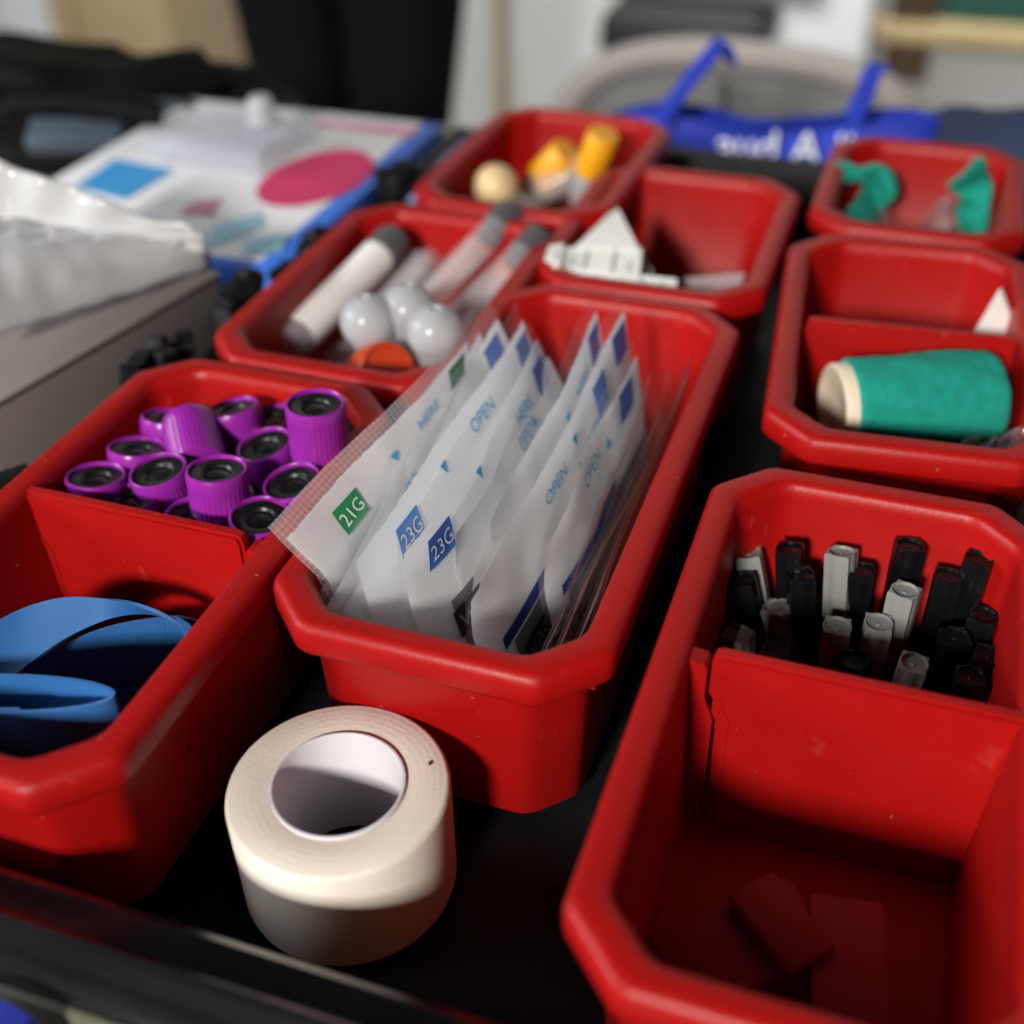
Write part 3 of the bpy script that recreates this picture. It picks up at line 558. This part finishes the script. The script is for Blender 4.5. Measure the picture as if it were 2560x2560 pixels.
folded('bandage_end', [[(1572, 308, .01), (1590, 298, .02), a_, b_, (1580, 344, -.02)], [a_, (1656, 306, .02), (1652, 345, -.06), c_, b_], [(1656, 306, .02), (1684, 314, .0), (1699, 350, -.03), (1688, 377, -.05), (1652, 345, -.06)], [(1652, 345, -.06), (1688, 377, -.05), (1652, 390, -.09), (1625, 372, -.05), c_], [(1625, 372, -.05), (1652, 390, -.09), (1662, 418, -.09), (1618, 420, -.07), (1587, 396, -.06)], [(1618, 420, -.07), (1662, 418, -.09), (1668, 455, -.14), (1640, 450, -.13)]], .008, 'tealband', 'left teal bandage end, twisted like a bow, in the far right bin', 'bandage')
folded('bandage_end', [[(1780, 346, -.03), (1816, 330, .0), (1828, 345, -.04), (1818, 362, -.06), (1792, 358, -.05)], [(1816, 330, .0), (1828, 308, .03), (1852, 286, .06), (1862, 303, .04), (1862, 326, .0), (1828, 345, -.04)], [(1828, 345, -.04), (1862, 326, .0), (1878, 342, -.02), (1870, 382, -.06), (1818, 362, -.06)], [(1818, 362, -.06), (1870, 382, -.06), (1834, 400, -.11), (1797, 397, -.08)], [(1797, 397, -.08), (1834, 400, -.11), (1870, 382, -.06), (1859, 452, -.14), (1852, 478, -.17), (1824, 470, -.15), (1808, 428, -.10)]], .008, 'tealband', 'right teal bandage end hanging down in the far right bin', 'bandage')
p = at(1690, 440, -.16); v = []
for i in range(15):
    for j in range(9):
        v.append((-.13 + .29 * i / 14, 2.47 + .38 * j / 8, -.19 + .11 * math.sin(i * .45) ** 2 + .06 * noise.noise(Vector((i * .5, j * .6, 9)))))
f = [(i * 9 + j, i * 9 + 9 + j, i * 9 + 10 + j, i * 9 + j + 1) for i in range(14) for j in range(8)]
tag(mesh('plastic_wrapper', v, f, 'wrap', None, (.02, 2.66, -.25)), 'crumpled clear wrapper under the teal bandage ends', 'wrapper')
# ------------------------------------------------------------------ label strips in the bin behind the pouches
def sheet4(name, cs, th, mt, label, cat, group=None, marks=()):
    C = [Vector(c) for c in cs]; n = (C[1] - C[0]).cross(C[3] - C[0]).normalized() * th
    g = (C[0] + C[1] + C[2] + C[3]) / 4
    v = [tuple(c) for c in C] + [tuple(c + n) for c in C]; f = [(0, 3, 2, 1), (4, 5, 6, 7), (0, 1, 5, 4), (1, 2, 6, 5), (2, 3, 7, 6), (3, 0, 4, 7)]
    t = thing(name, label, cat, g, None, group); mesh('sheet', v, f, mt, t, g, smooth=False)
    for (u, vv, du, dv) in marks:
        q = []
        for a, b in ((u, vv), (u + du, vv), (u + du, vv + dv), (u, vv + dv)):
            pt = C[0].lerp(C[1], a).lerp(C[3].lerp(C[2], a), b) + n * 1.25; q.append(tuple(pt))
        mesh('printed_mark', q, [(0, 1, 2, 3)], 'inkgrey', t, g, smooth=False)
    return t
def A3(x, y, z): return tuple(at(x, y, z))
sheet4('label_strip', [A3(1036, 533, -.02), A3(1275, 562, -.035), A3(1277, 528, -.02), A3(1040, 503, .0)], .004, 'whitepaper', 'narrow white label strip lying across the front of the label bin', 'label strip', 'white label strips', [(.18, .35, .012, .4), (.36, .3, .012, .4), (.56, .2, .012, .5), (.72, .3, .012, .4), (.88, .2, .02, .5)])
sheet4('label_strip', [A3(1046, 512, -.01), A3(1206, 528, -.015), A3(1212, 470, .005), A3(1062, 470, .005)], .004, 'whitepaper', 'wide white label strip folded over above the narrow one', 'label strip', 'white label strips', [(.15, .2, .02, .4), (.32, .15, .03, .7), (.66, .1, .03, .8), (.86, .15, .02, .35)])
sheet4('label_strip', [A3(1085, 468, .012), A3(1206, 474, .008), A3(1166, 396, .035), A3(1150, 404, .035)], .004, 'whitepaper', 'white label strip folded to a point at the top', 'label strip', 'white label strips')
sheet4('label_strip', [A3(1028, 492, .01), A3(1056, 505, .005), A3(1064, 462, .02), A3(1036, 466, .02)], .004, 'whitepaper', 'curled end of a white label strip at the left rim', 'label strip', 'white label strips', [(.6, .2, .1, .5)])
sheet4('backing_sheet', [A3(1270, 575, -.09), A3(1385, 590, -.09), A3(1405, 515, -.05), A3(1290, 525, -.05)], .003, 'wrap', 'greyish clear backing sheet at the right of the label bin', 'sheet')
sheet4('backing_sheet', [A3(1206, 520, -.05), A3(1240, 530, -.05), A3(1216, 480, -.02), A3(1209, 478, -.02)], .003, 'cardboard', 'small brownish backing corner behind the white label strips', 'sheet')
# ------------------------------------------------------------------ clear tubes with round ends
def clear_tube(p0, p1, r, label, cap=None, lab=None, ball=None, name='clear_tube'):
    a, b = Vector(p0), Vector(p1); L = (b - a).length; q = Vector((0, 0, 1)).rotation_difference((b - a).normalized())
    t = thing(name, label, 'tube', a, q, 'clear tubes')
    mesh('tube_body', *lathe([(.0, 0), (r * .5, r * .12), (r * .87, r * .5), (r, r), (r, L), (r * .82, L), (r * .82, r), (r * .6, r * .5), (0, r * .25)], 28), 'clear', t)
    if lab: mesh('paper_label', *(lambda vf: (vf[0], vf[1][:-2]))(lathe([(r * 1.03, L * lab[0]), (r * 1.03, L * lab[1])], 28)), 'tubelabel', t)
    if cap: mesh('stopper', *lathe([(.0, L - .03), (r * .8, L - .03), (r * .8, L - .002), (r * 1.08, L), (r * 1.1, L + .05), (r * .95, L + .062), (0, L + .060)], 28), cap, t)
    if ball: mesh('round_end', *lathe([(r * 1.35 * math.sin(math.pi * k / 12), L + r * 1.2 - r * 1.35 * math.cos(math.pi * k / 12)) for k in range(13)], 28), ball, t)
    return t
clear_tube(at(530, 668, -.11), at(716, 482, -.045), .037, 'clear tube with a long white label lying at the left of the tube bin', 'darkgrey', (.18, .98))
clear_tube(at(640, 690, -.20), at(845, 455, -.09), .035, 'clear tube lying deepest, behind the labelled one', 'darkgrey')
clear_tube(at(735, 640, -.12), at(935, 432, -.02), .033, 'longest clear tube with a grey end pointing at the back rim', 'darkgrey')
clear_tube(at(820, 640, -.10), at(985, 480, -.02), .030, 'clear tube at the right of the tube bin beside the rim', 'darkgrey')
clear_tube(at(760, 620, -.10), at(900, 470, -.03), .028, 'slim clear tube resting left of the longest one', None)
clear_tube(at(700, 600, -.13), at(800, 490, -.06), .028, 'short slim clear tube beside the labelled one', None)
clear_tube(at(610, 700, -.20), at(790, 520, -.14), .028, 'slim clear tube low between the labelled tube and the round ends', 'darkgrey')
clear_tube(at(860, 640, -.16), at(960, 520, -.07), .026, 'slim clear tube low at the right of the tube bin', None)
for (x, y, z, tl, lb) in ((694, 606, .0, (-.1, .0), 'tube with a white round end, left of the three'), (770, 585, .005, (.0, .1), 'tube with a white round end, highest of the three'), (820, 626, .0, (.1, -.05), 'tube with a white round end, right of the three behind the pouches')):
    top = at(x, y, z); ax = Vector((tl[0], tl[1], 1)).normalized(); q = Vector((0, 0, 1)).rotation_difference(ax)
    t = thing('round_tipped_tube', lb, 'tube', top, q, 'tubes with white round ends'); r = .050
    mesh('round_end', *lathe([(0, .0)] + [(r * math.sin(math.pi * k / 14), -r + r * math.cos(math.pi * k / 14) + r) for k in range(1, 11)] + [(.022, -.075), (.02, -.085), (0, -.085)], 36), 'frost', t, angle=60)
    mesh('tube_body', *lathe([(.0, -.085), (.024, -.085), (.028, -.12), (.034, -.15), (.034, -.29), (0, -.295)], 24), 'clear', t)
p = at(712, 703, -.075); q = Vector((0, 0, 1)).rotation_difference(Vector((.62, -.50, .45)).normalized())
t = thing('orange_capped_tube', 'tube with an orange cap lying against the front rim of the tube bin', 'tube', p, q)
mesh('cap', *lathe([(0, -.02), (.050, -.02), (.053, -.012), (.053, .045), (.050, .052), (.044, .052), (.042, .046), (0, .044)], 48), 'orange', t)
mesh('tube_body', *lathe([(0, -.20), (.03, -.19), (.04, -.16), (.04, -.02)], 28), 'clear', t)
# ------------------------------------------------------------------ yellow-capped tubes at the back
def ytube(p0, p1, r, label):
    a, b = Vector(p0), Vector(p1); L = (b - a).length; q = Vector((0, 0, 1)).rotation_difference((b - a).normalized())
    t = thing('yellow_capped_tube', label, 'tube', a, q, 'tubes with yellow caps')
    mesh('tube_body', *lathe([(.0, 0), (r * .8, r * .3), (r, r), (r, L - .1)], 24), 'frost', t); 
    mesh('cap', *lathe([(0, L - .11), (r * 1.2, L - .11), (r * 1.28, L - .10), (r * 1.28, L - .01), (r * 1.15, L), (0, L)], 32), 'yellow', t)
ytube(at(1090, 385, -.14), at(1140, 252, .05), .030, 'upright yellow-capped tube at the right of the back bin')
ytube(at(985, 375, -.16), at(1072, 288, -.02), .034, 'yellow-capped tube lying left of the upright one')
clear_tube(at(960, 385, -.14), at(1100, 320, -.06), .040, 'clear tube lying across the front of the back bin', None)
p = at(936, 352, -.05); t = thing('round_tipped_tube', 'tube with a cream round end at the left of the back bin', 'tube', p, Vector((0, 0, 1)).rotation_difference(Vector((-.6, -.1, .5)).normalized()))
mesh('round_end', *lathe([(.052 * math.sin(math.pi * k / 14), -.052 * math.cos(math.pi * k / 14)) for k in range(15)], 36), 'cream', t); mesh('tube_body', *lathe([(0, -.24), (.03, -.24), (.032, -.04)], 24), 'clear', t)
# ------------------------------------------------------------------ carton with pink oval, and frosted box on it
CZ = -.10; cg = (-1.62, 2.5, -.345)
t = thing('flat_carton', 'flat white carton with blue sides, a pink oval and pale blue prints', 'carton', cg)
mesh('carton_top', *box(-2.05, -1.312, 2.085, 3.02, CZ - .012, CZ, .003), 'card', t, cg)
mesh('blue_border', *box(-1.3115, -1.258, 2.04, 3.02, CZ - .012, CZ - .001, .003), 'cardblue', t, cg); mesh('blue_border', *box(-2.05, -1.312, 2.04, 2.0845, CZ - .012, CZ - .001, .003), 'cardblue', t, cg)
mesh('carton_sides', *box(-2.048, -1.256, 2.038, 3.022, -.344, CZ - .0125, .003), 'cardblue', t, cg)
def disc(cx, cy, rx, ry, an, n=28): return [(cx + rx * math.cos(2 * math.pi * i / n) * math.cos(an) - ry * math.sin(2 * math.pi * i / n) * math.sin(an), cy + rx * math.cos(2 * math.pi * i / n) * math.sin(an) + ry * math.sin(2 * math.pi * i / n) * math.cos(an), CZ + .003) for i in range(n)]
c = at(597, 335, CZ); mesh('pink_oval', disc(c.x, c.y, .125, .20, -.05), [tuple(range(28))], 'pink', t, cg)
def quad(name, pxs, mt, dz=.003): mesh(name, [tuple(at(x, y, CZ + dz)) for x, y in pxs], [(0, 1, 2, 3)], mt, t, cg, smooth=False)
quad('pink_caption', [(590, 236), (600, 226), (790, 242), (775, 258)], 'palepink')
quad('blue_panel', [(140, 352), (215, 300), (330, 320), (235, 376)], 'cyan')
quad('picture_patch', [(335, 405), (365, 380), (420, 372), (395, 408)], 'palepink'); quad('pale_blue_patch', [(385, 470), (400, 430), (490, 400), (500, 425)], 'palecyan'); quad('pale_blue_patch', [(455, 480), (465, 455), (545, 440), (530, 475)], 'palecyan')
p = at(405, 318, CZ); g = (p.x, p.y, CZ + .004)
t = thing('frosted_box', 'frosted clear plastic box with a small spout, standing on the white carton', 'box', g, Matrix.Rotation(-.05, 3, 'Z').to_quaternion())
mesh('box_body', *box(-.19, .15, -.02, .22, 0, .055, .012), 'palebluefrost', t)
mesh('box_lid', *box(-.195, .155, -.025, .225, .056, .070, .006), 'palebluefrost', t)
mesh('spout', *lathe([(.0, .071), (.042, .071), (.036, .09), (.033, .12), (.026, .133), (0, .134)], 24, (.05, .17)), 'frost', t)
cg = (-1.2, 3.2, -.345)
tag(mesh('folded_leaflet', *box(-1.262, -1.085, 2.60, 3.05, -.155, -.14, .003), mat('pale_blue_sheet', (.30, .38, .68), .5), None, (-1.17, 2.8, -.155)), 'pale blue sheet beyond the corner of the white carton', 'sheet')
# ------------------------------------------------------------------ cardboard box with white plastic pack at left
g = (-1.75, 1.55, -.344)
t = thing('cardboard_box', 'grey cardboard box at the left edge beside the tray', 'box', g)
v, f = xf(box(-.50, 0, -.45, .50, -.343, -.06, .006), rotz(-.19, (-1.40, 1.42, 0)))
mesh('box_walls', v, f, 'cardboard', t, g)
v, f = xf(box(-.30, .003, -.46, .505, -.058, -.050, .002), rotz(-.19, (-1.40, 1.42, 0))); mesh('top_flap', v, f, 'cardboard', t, g)
def crumpled(name, poly_fn, nu, nv, mt, label, cat, g):
    v = [tuple(poly_fn(i / nu, j / nv)) for i in range(nu + 1) for j in range(nv + 1)]
    f = [(i * (nv + 1) + j, (i + 1) * (nv + 1) + j, (i + 1) * (nv + 1) + j + 1, i * (nv + 1) + j + 1) for i in range(nu) for j in range(nv)]
    o = mesh(name, v, f, mt, None, g, angle=70); md = o.modifiers.new('thickness', 'SOLIDIFY'); md.thickness = .003 * S * 3; return tag(o, label, cat)
cr = [at(-60, 640, .02), at(400, 505, -.04), at(385, 462, .03), at(-60, 400, .10)]
def pf(u, v):
    p = cr[0].lerp(cr[1], u).lerp(cr[3].lerp(cr[2], u), v); n = noise.noise(Vector((u * 4, v * 3, 1))) * .016 + noise.noise(Vector((u * 11, v * 8, 5))) * .008
    return p + Vector((0, 0, n + .03 * math.sin(math.pi * v)))
crumpled('plastic_pack', pf, 26, 16, 'greyfilm', 'crinkled greyish plastic pack lying on the grey cardboard box', 'pack', (cr[0].x, cr[0].y, -.05))
cr2 = [at(-40, 420, .08), at(388, 478, .01), at(392, 452, .045), at(-10, 296, .20)]
def pf2(u, v):
    p = cr2[0].lerp(cr2[1], u).lerp(cr2[3].lerp(cr2[2], u), v); n = noise.noise(Vector((u * 5, v * 2, 8))) * .020
    return p + Vector((n * .5, -n, n + .015 * math.sin(math.pi * v)))
crumpled('plastic_flap', pf2, 24, 8, 'whitefilm', 'raised white plastic flap with a glossy fold at the left edge', 'plastic flap', (cr2[0].x, cr2[0].y, 0))
# ------------------------------------------------------------------ black bag at far left
p = at(150, 240, -.25); g = (p.x, p.y, -.345)
t = thing('black_bag', 'lumpy black bag with a slate patch at the far left of the table', 'bag', g)
v, f = [], []
nu, nv = 40, 20
for i in range(nu):
    for j in range(nv + 1):
        a = 2 * math.pi * i / nu; b = math.pi / 2 * j / nv; d = Vector((math.cos(a) * math.cos(b), math.sin(a) * math.cos(b), math.sin(b)))
        k = 1 + .22 * noise.noise(d * 2.2) + .10 * noise.noise(d * 6); sq = lambda c: math.copysign(abs(c) ** .7, c)
        v.append((p.x - .25 + sq(d.x) * .85 * k, p.y + .12 + sq(d.y) * .36 * k, -.345 + sq(d.z) * .27 * k))
for i in range(nu):
    for j in range(nv): q_ = (i + 1) % nu; f.append((i * (nv + 1) + j, q_ * (nv + 1) + j, q_ * (nv + 1) + j + 1, i * (nv + 1) + j + 1))
mesh('bag_body', v, f, 'bagblack', t, g, angle=70)
def bar(pts, r, mt, par, name, gg): return mesh(name, *tube(pts, r, 10), mt, par, gg)
bar([at(20, 200, -.05), at(130, 195, -.03), at(300, 215, -.05)], .035, 'bagblack', t, 'bag_strap', g)
v, f = xf(box(-.13, .13, -.05, .05, 0, .05, .01), Matrix.Translation(at(150, 268, -.13)) @ Matrix.Rotation(.3, 4, 'Z') @ Matrix.Rotation(.5, 4, 'X')); mesh('slate_patch', v, f, 'slate', t, g)
v, f = xf(box(-.10, .10, -.04, .04, 0, .04, .01), Matrix.Translation(at(320, 220, -.14)) @ Matrix.Rotation(.2, 4, 'Z')); mesh('slate_patch', v, f, 'slate', t, g)
# ------------------------------------------------------------------ blue tote bag, chair, person and room behind the table
def frame_pt(x, y, Y):        # point of the photograph on the vertical plane y = Y
    k = 2560 / 1932.0; d = R_ * ((x * k - 1280) / FPX) - U_ * ((y * k - 1280) / FPX) + F_; t_ = Y / d.y
    return Vector((d.x * t_, Y, 1 + d.z * t_))
TY = 3.55; g = frame_pt(1450, 270, TY); g = (g.x, g.y, -.345)
t = thing('tote_bag', 'blue tote bag with two handles and white lettering behind the tray', 'bag', g)
L_, Rr = frame_pt(1150, 215, TY), frame_pt(1770, 235, TY)
v, f = [], []; nu, nv = 40, 10
for s in (0, 1):
    for i in range(nu + 1):
        for j in range(nv + 1):
            u, w_ = i / nu, j / nv; top = L_.z * (1 - u) + Rr.z * u + .025 * math.sin(u * 9) + .02 * noise.noise(Vector((u * 6, 0, 2)))
            x = L_.x * (1 - u) + Rr.x * u; dep = .16 * math.sin(math.pi * u) ** .5 * (1 - .55 * w_) + .01
            v.append((x, TY + (dep if s else -dep) + .012 * noise.noise(Vector((u * 8, w_ * 4, s * 5.))), -.344 * (1 - w_) + top * w_))
for s in (0, 1):
    for i in range(nu):
        for j in range(nv): k = s * (nu + 1) * (nv + 1) + i * (nv + 1) + j; f.append((k, k + nv + 1, k + nv + 2, k + 1))
mesh('bag_body', v, f, 'tote', t, g, angle=70)
for hp in ([(1245, 225), (1290, 165), (1335, 110), (1362, 82), (1375, 110), (1372, 140), (1352, 190), (1330, 222)], [(1610, 225), (1632, 175), (1645, 140), (1665, 128), (1700, 160), (1716, 200), (1720, 228)]):
    pts = spline([frame_pt(x, y, TY - .17 + .05 * k / 7) for k, (x, y) in enumerate(hp)], 5)
    n_ = len(pts); cut = int(n_ * (.62 if hp[0][0] < 1300 else .55))
    v, f, uv = ribbon(pts[:cut], (.5, -.8, .1), .085, .012); mesh('handle', v, f, 'tote', t, g)
# blurred lettering printed on the bag front, along the tray's back edge
tv, tf = text2d('aud A ll'); c = frame_pt(1480, 274, TY - .185)
mesh('lettering', [(c.x + x * .088, c.y - .010, c.z + y * .095 + .004 * x) for x, y in tv], tf, 'printwhite', t, g, smooth=False)
# chair behind the table
CY = 5.1; g = frame_pt(1400, 200, CY); g = (g.x, g.y, -4.4)
t = thing('grey_chair', 'grey chair with a rounded arched back behind the blue tote bag', 'chair', g)
arch = [frame_pt(x, y, CY) for x, y in ((1040, 330), (1060, 230), (1110, 150), (1190, 112), (1300, 100), (1430, 108), (1560, 128), (1660, 165), (1730, 230), (1760, 330))]
bar(spline(arch, 6), .065, 'chairgrey', t, 'back_frame', g)
n = len(arch); v = [tuple(a) for a in arch] + [tuple(a + Vector((0, .05, 0))) for a in arch]
f = [tuple(range(n)), tuple(range(2 * n - 1, n - 1, -1))] + [(i, i + 1, n + i + 1, n + i) for i in range(n - 1)] + [(0, n, 2 * n - 1, n - 1)]
mesh('back_panel', v, f, 'chairmesh', t, g, smooth=False)
a, b = arch[0], arch[-1]
mesh('seat', *box(a.x, b.x, CY + .0, CY + 2.2, -2.2, -2.0, .05), 'chairmesh', t, g)
for x in (a.x, b.x):
    for y in (CY + .05, CY + 2.1): bar([(x, y, -4.4), (x, y, -2.1 if y > CY + 1 else a.z)], .07, 'steel', t, 'leg', g)
bar([frame_pt(1345, 150, CY - .1), frame_pt(1350, 260, CY - .1)], .05, 'chairmesh', t, 'back_slat', g)
# black padded seat beyond, on the floor against the wall
Y2 = 8.0; p0, p1 = frame_pt(1120, 130, Y2), frame_pt(1440, 40, Y2); g = ((p0.x + p1.x) / 2, Y2 + .5, -4.4)
t = thing('black_bench', 'black padded bench with grey top bar beyond the grey chair', 'bench', g)
mesh('seat_pad', *box(p0.x, p1.x, Y2, Y2 + 1.0, p0.z, p1.z, .12), 'seatblack', t, g); mesh('top_bar', *box(p0.x - .1, p1.x + .3, Y2 + .3, Y2 + .8, p1.z + .02, p1.z + .30, .05), 'steel', t, g)
for x in (p0.x + .3, p1.x - .3): mesh('leg', *box(x - .08, x + .08, Y2 + .3, Y2 + .5, -4.4, p0.z), 'steel', t, g)
Y3 = 9.2; p0, p1 = frame_pt(1445, 140, Y3), frame_pt(1655, -60, Y3); g = ((p0.x + p1.x) / 2, Y3 + .3, -4.4)
tag(mesh('white_cabinet', *box(p0.x, p1.x, Y3, Y3 + .9, -4.4, p1.z, .03), 'white', None, g), 'white cabinet standing left of the green board', 'cabinet')
Y4 = 9.9; a, b = frame_pt(1690, 30, Y4), frame_pt(2150, 110, Y4); g = ((a.x + b.x) / 2, Y4, b.z)
t = thing('green_board', 'green board in a pale wood frame with a brown post at upper right', 'board', g)
mesh('board_panel', *box(a.x + .3, b.x, Y4, Y4 + .1, a.z, a.z + 5), 'chalk', t, g)
mesh('bottom_frame', *box(a.x - .15, b.x, Y4 - .12, Y4 + .1, b.z, a.z - .01, .03), 'boardwood', t, g); mesh('side_frame', *box(a.x - .05, a.x + .29, Y4 - .10, Y4 + .1, a.z - .45, a.z + 5, .03), 'brown', t, g)
# navy cloth at right on the table
p = at(1870, 290, -.2); g = (p.x, p.y, -.345); v = []; nu, nv = 24, 14
for i in range(nu + 1):
    for j in range(nv + 1):
        u, w_ = i / nu, j / nv; v.append((p.x - .38 + 1.2 * u, p.y - .15 + .55 * w_, -.344 + .24 * math.sin(math.pi * min(1, u * 1.02)) ** .4 * math.sin(math.pi * w_) ** .5 + .03 * noise.noise(Vector((u * 7, w_ * 5, 3)))))
f = [(i * (nv + 1) + j, (i + 1) * (nv + 1) + j, (i + 1) * (nv + 1) + j + 1, i * (nv + 1) + j + 1) for i in range(nu) for j in range(nv)]
tag(mesh('navy_cloth', v, f, 'navy', None, g), 'bunched navy cloth right of the blue tote bag', 'cloth')
# tan cupboard, white column and trim on the wall
Y5 = 8.6; a, b = frame_pt(95, 60, Y5), frame_pt(318, 60, Y5); g = ((a.x + b.x) / 2, Y5 + .4, -4.4)
t = thing('tan_cupboard', 'tan wooden cupboard at upper left behind the black bag', 'cupboard', g)
mid = frame_pt(135, 60, Y5).x
mesh('side_panel', *box(a.x, mid, Y5 + .02, Y5 + 1.2, -4.4, 5, .02), 'tan', t, g); mesh('door', *box(mid + .05, b.x, Y5, Y5 + 1.2, -4.4, 5, .03), 'tan', t, g)
a, b = frame_pt(-40, 60, Y5), frame_pt(70, 60, Y5); tag(mesh('white_column', *box(a.x, b.x, Y5 + .2, Y5 + 1, -4.4, 6, .03), 'white', None, ((a.x + b.x) / 2, Y5, -4.4)), 'white column at the upper left edge beside the tan cupboard', 'column')
a, b = frame_pt(932, 60, 10.1), frame_pt(952, 60, 10.1); tag(mesh('wall_trim', *box(a.x, b.x, 10.08, 10.195, -4.4, 8, .02), 'boardwood', None, (a.x, 10.1, -4.4)), 'thin yellowish vertical trim on the wall right of the person', 'trim')
# person in black trousers
PY = 6.3; c0, c1 = frame_pt(575, 100, PY), frame_pt(775, 100, PY); g = ((c0.x + c1.x) / 2, PY, -4.4)
t = thing('person', 'person in black trousers standing behind the table', 'person', g)
me = bpy.data.meshes.new('trousers'); J = [((g[0]) , PY, .95, .62), (c0.x + .02, PY, .60, .50), (c0.x - .01, PY - .05, -.5, .38), (c0.x + .05, PY, -1.6, .34), (c0.x + .05, PY + .05, -4.0, .24), (c1.x - .02, PY, .60, .50), (c1.x - .03, PY + .05, -.5, .38), (c1.x - .12, PY, -1.6, .30), (c1.x - .1, PY + .05, -4.0, .24), (g[0], PY, 1.6, .58)]
me.from_pydata([((x - g[0]) * S, (y - g[1]) * S, (z - g[2]) * S) for x, y, z, r in J], [(0, 1), (1, 2), (2, 3), (3, 4), (0, 5), (5, 6), (6, 7), (7, 8), (0, 9)], [])
o = bpy.data.objects.new('trousers', me); COL.objects.link(o); o.parent = t; o.modifiers.new('skin', 'SKIN')
for i, (x, y, z, r) in enumerate(J): sv = me.skin_vertices[0].data[i]; sv.radius = (r * S, r * S); sv.use_root = (i == 0)
sd = o.modifiers.new('sub', 'SUBSURF'); sd.levels = 2; sd.render_levels = 2; me.materials.append(M['trouser'])
for x in (c0.x + .05, c1.x - .1): mesh('shoe', *box(x - .22, x + .22, PY - .75, PY + .35, -4.4, -4.02, .12), 'seatblack', t, g)
# blue cloth at the near left corner below the tray
cl = [frame_pt(x, y, .455) for x, y in ((-120, 1850), (-40, 1872), (20, 1896), (60, 1920), (85, 1950), (95, 1990))]
v = [tuple(c) for c in cl] + [(c.x, c.y, -.344) for c in cl]; v += [(x, y - .05, z) for x, y, z in v]; n = len(cl)
f = [(i, i + 1, n + i + 1, n + i) for i in range(n - 1)] + [(2 * n + i, 3 * n + i, 3 * n + i + 1, 2 * n + i + 1) for i in range(n - 1)] + [(i, 2 * n + i, 2 * n + i + 1, i + 1) for i in range(n - 1)]
g = (cl[2].x, .43, -.344)
tag(mesh('blue_cloth', v, f, 'blue_front', None, g), 'bright blue cloth at the lower left corner in front of the tray', 'cloth')
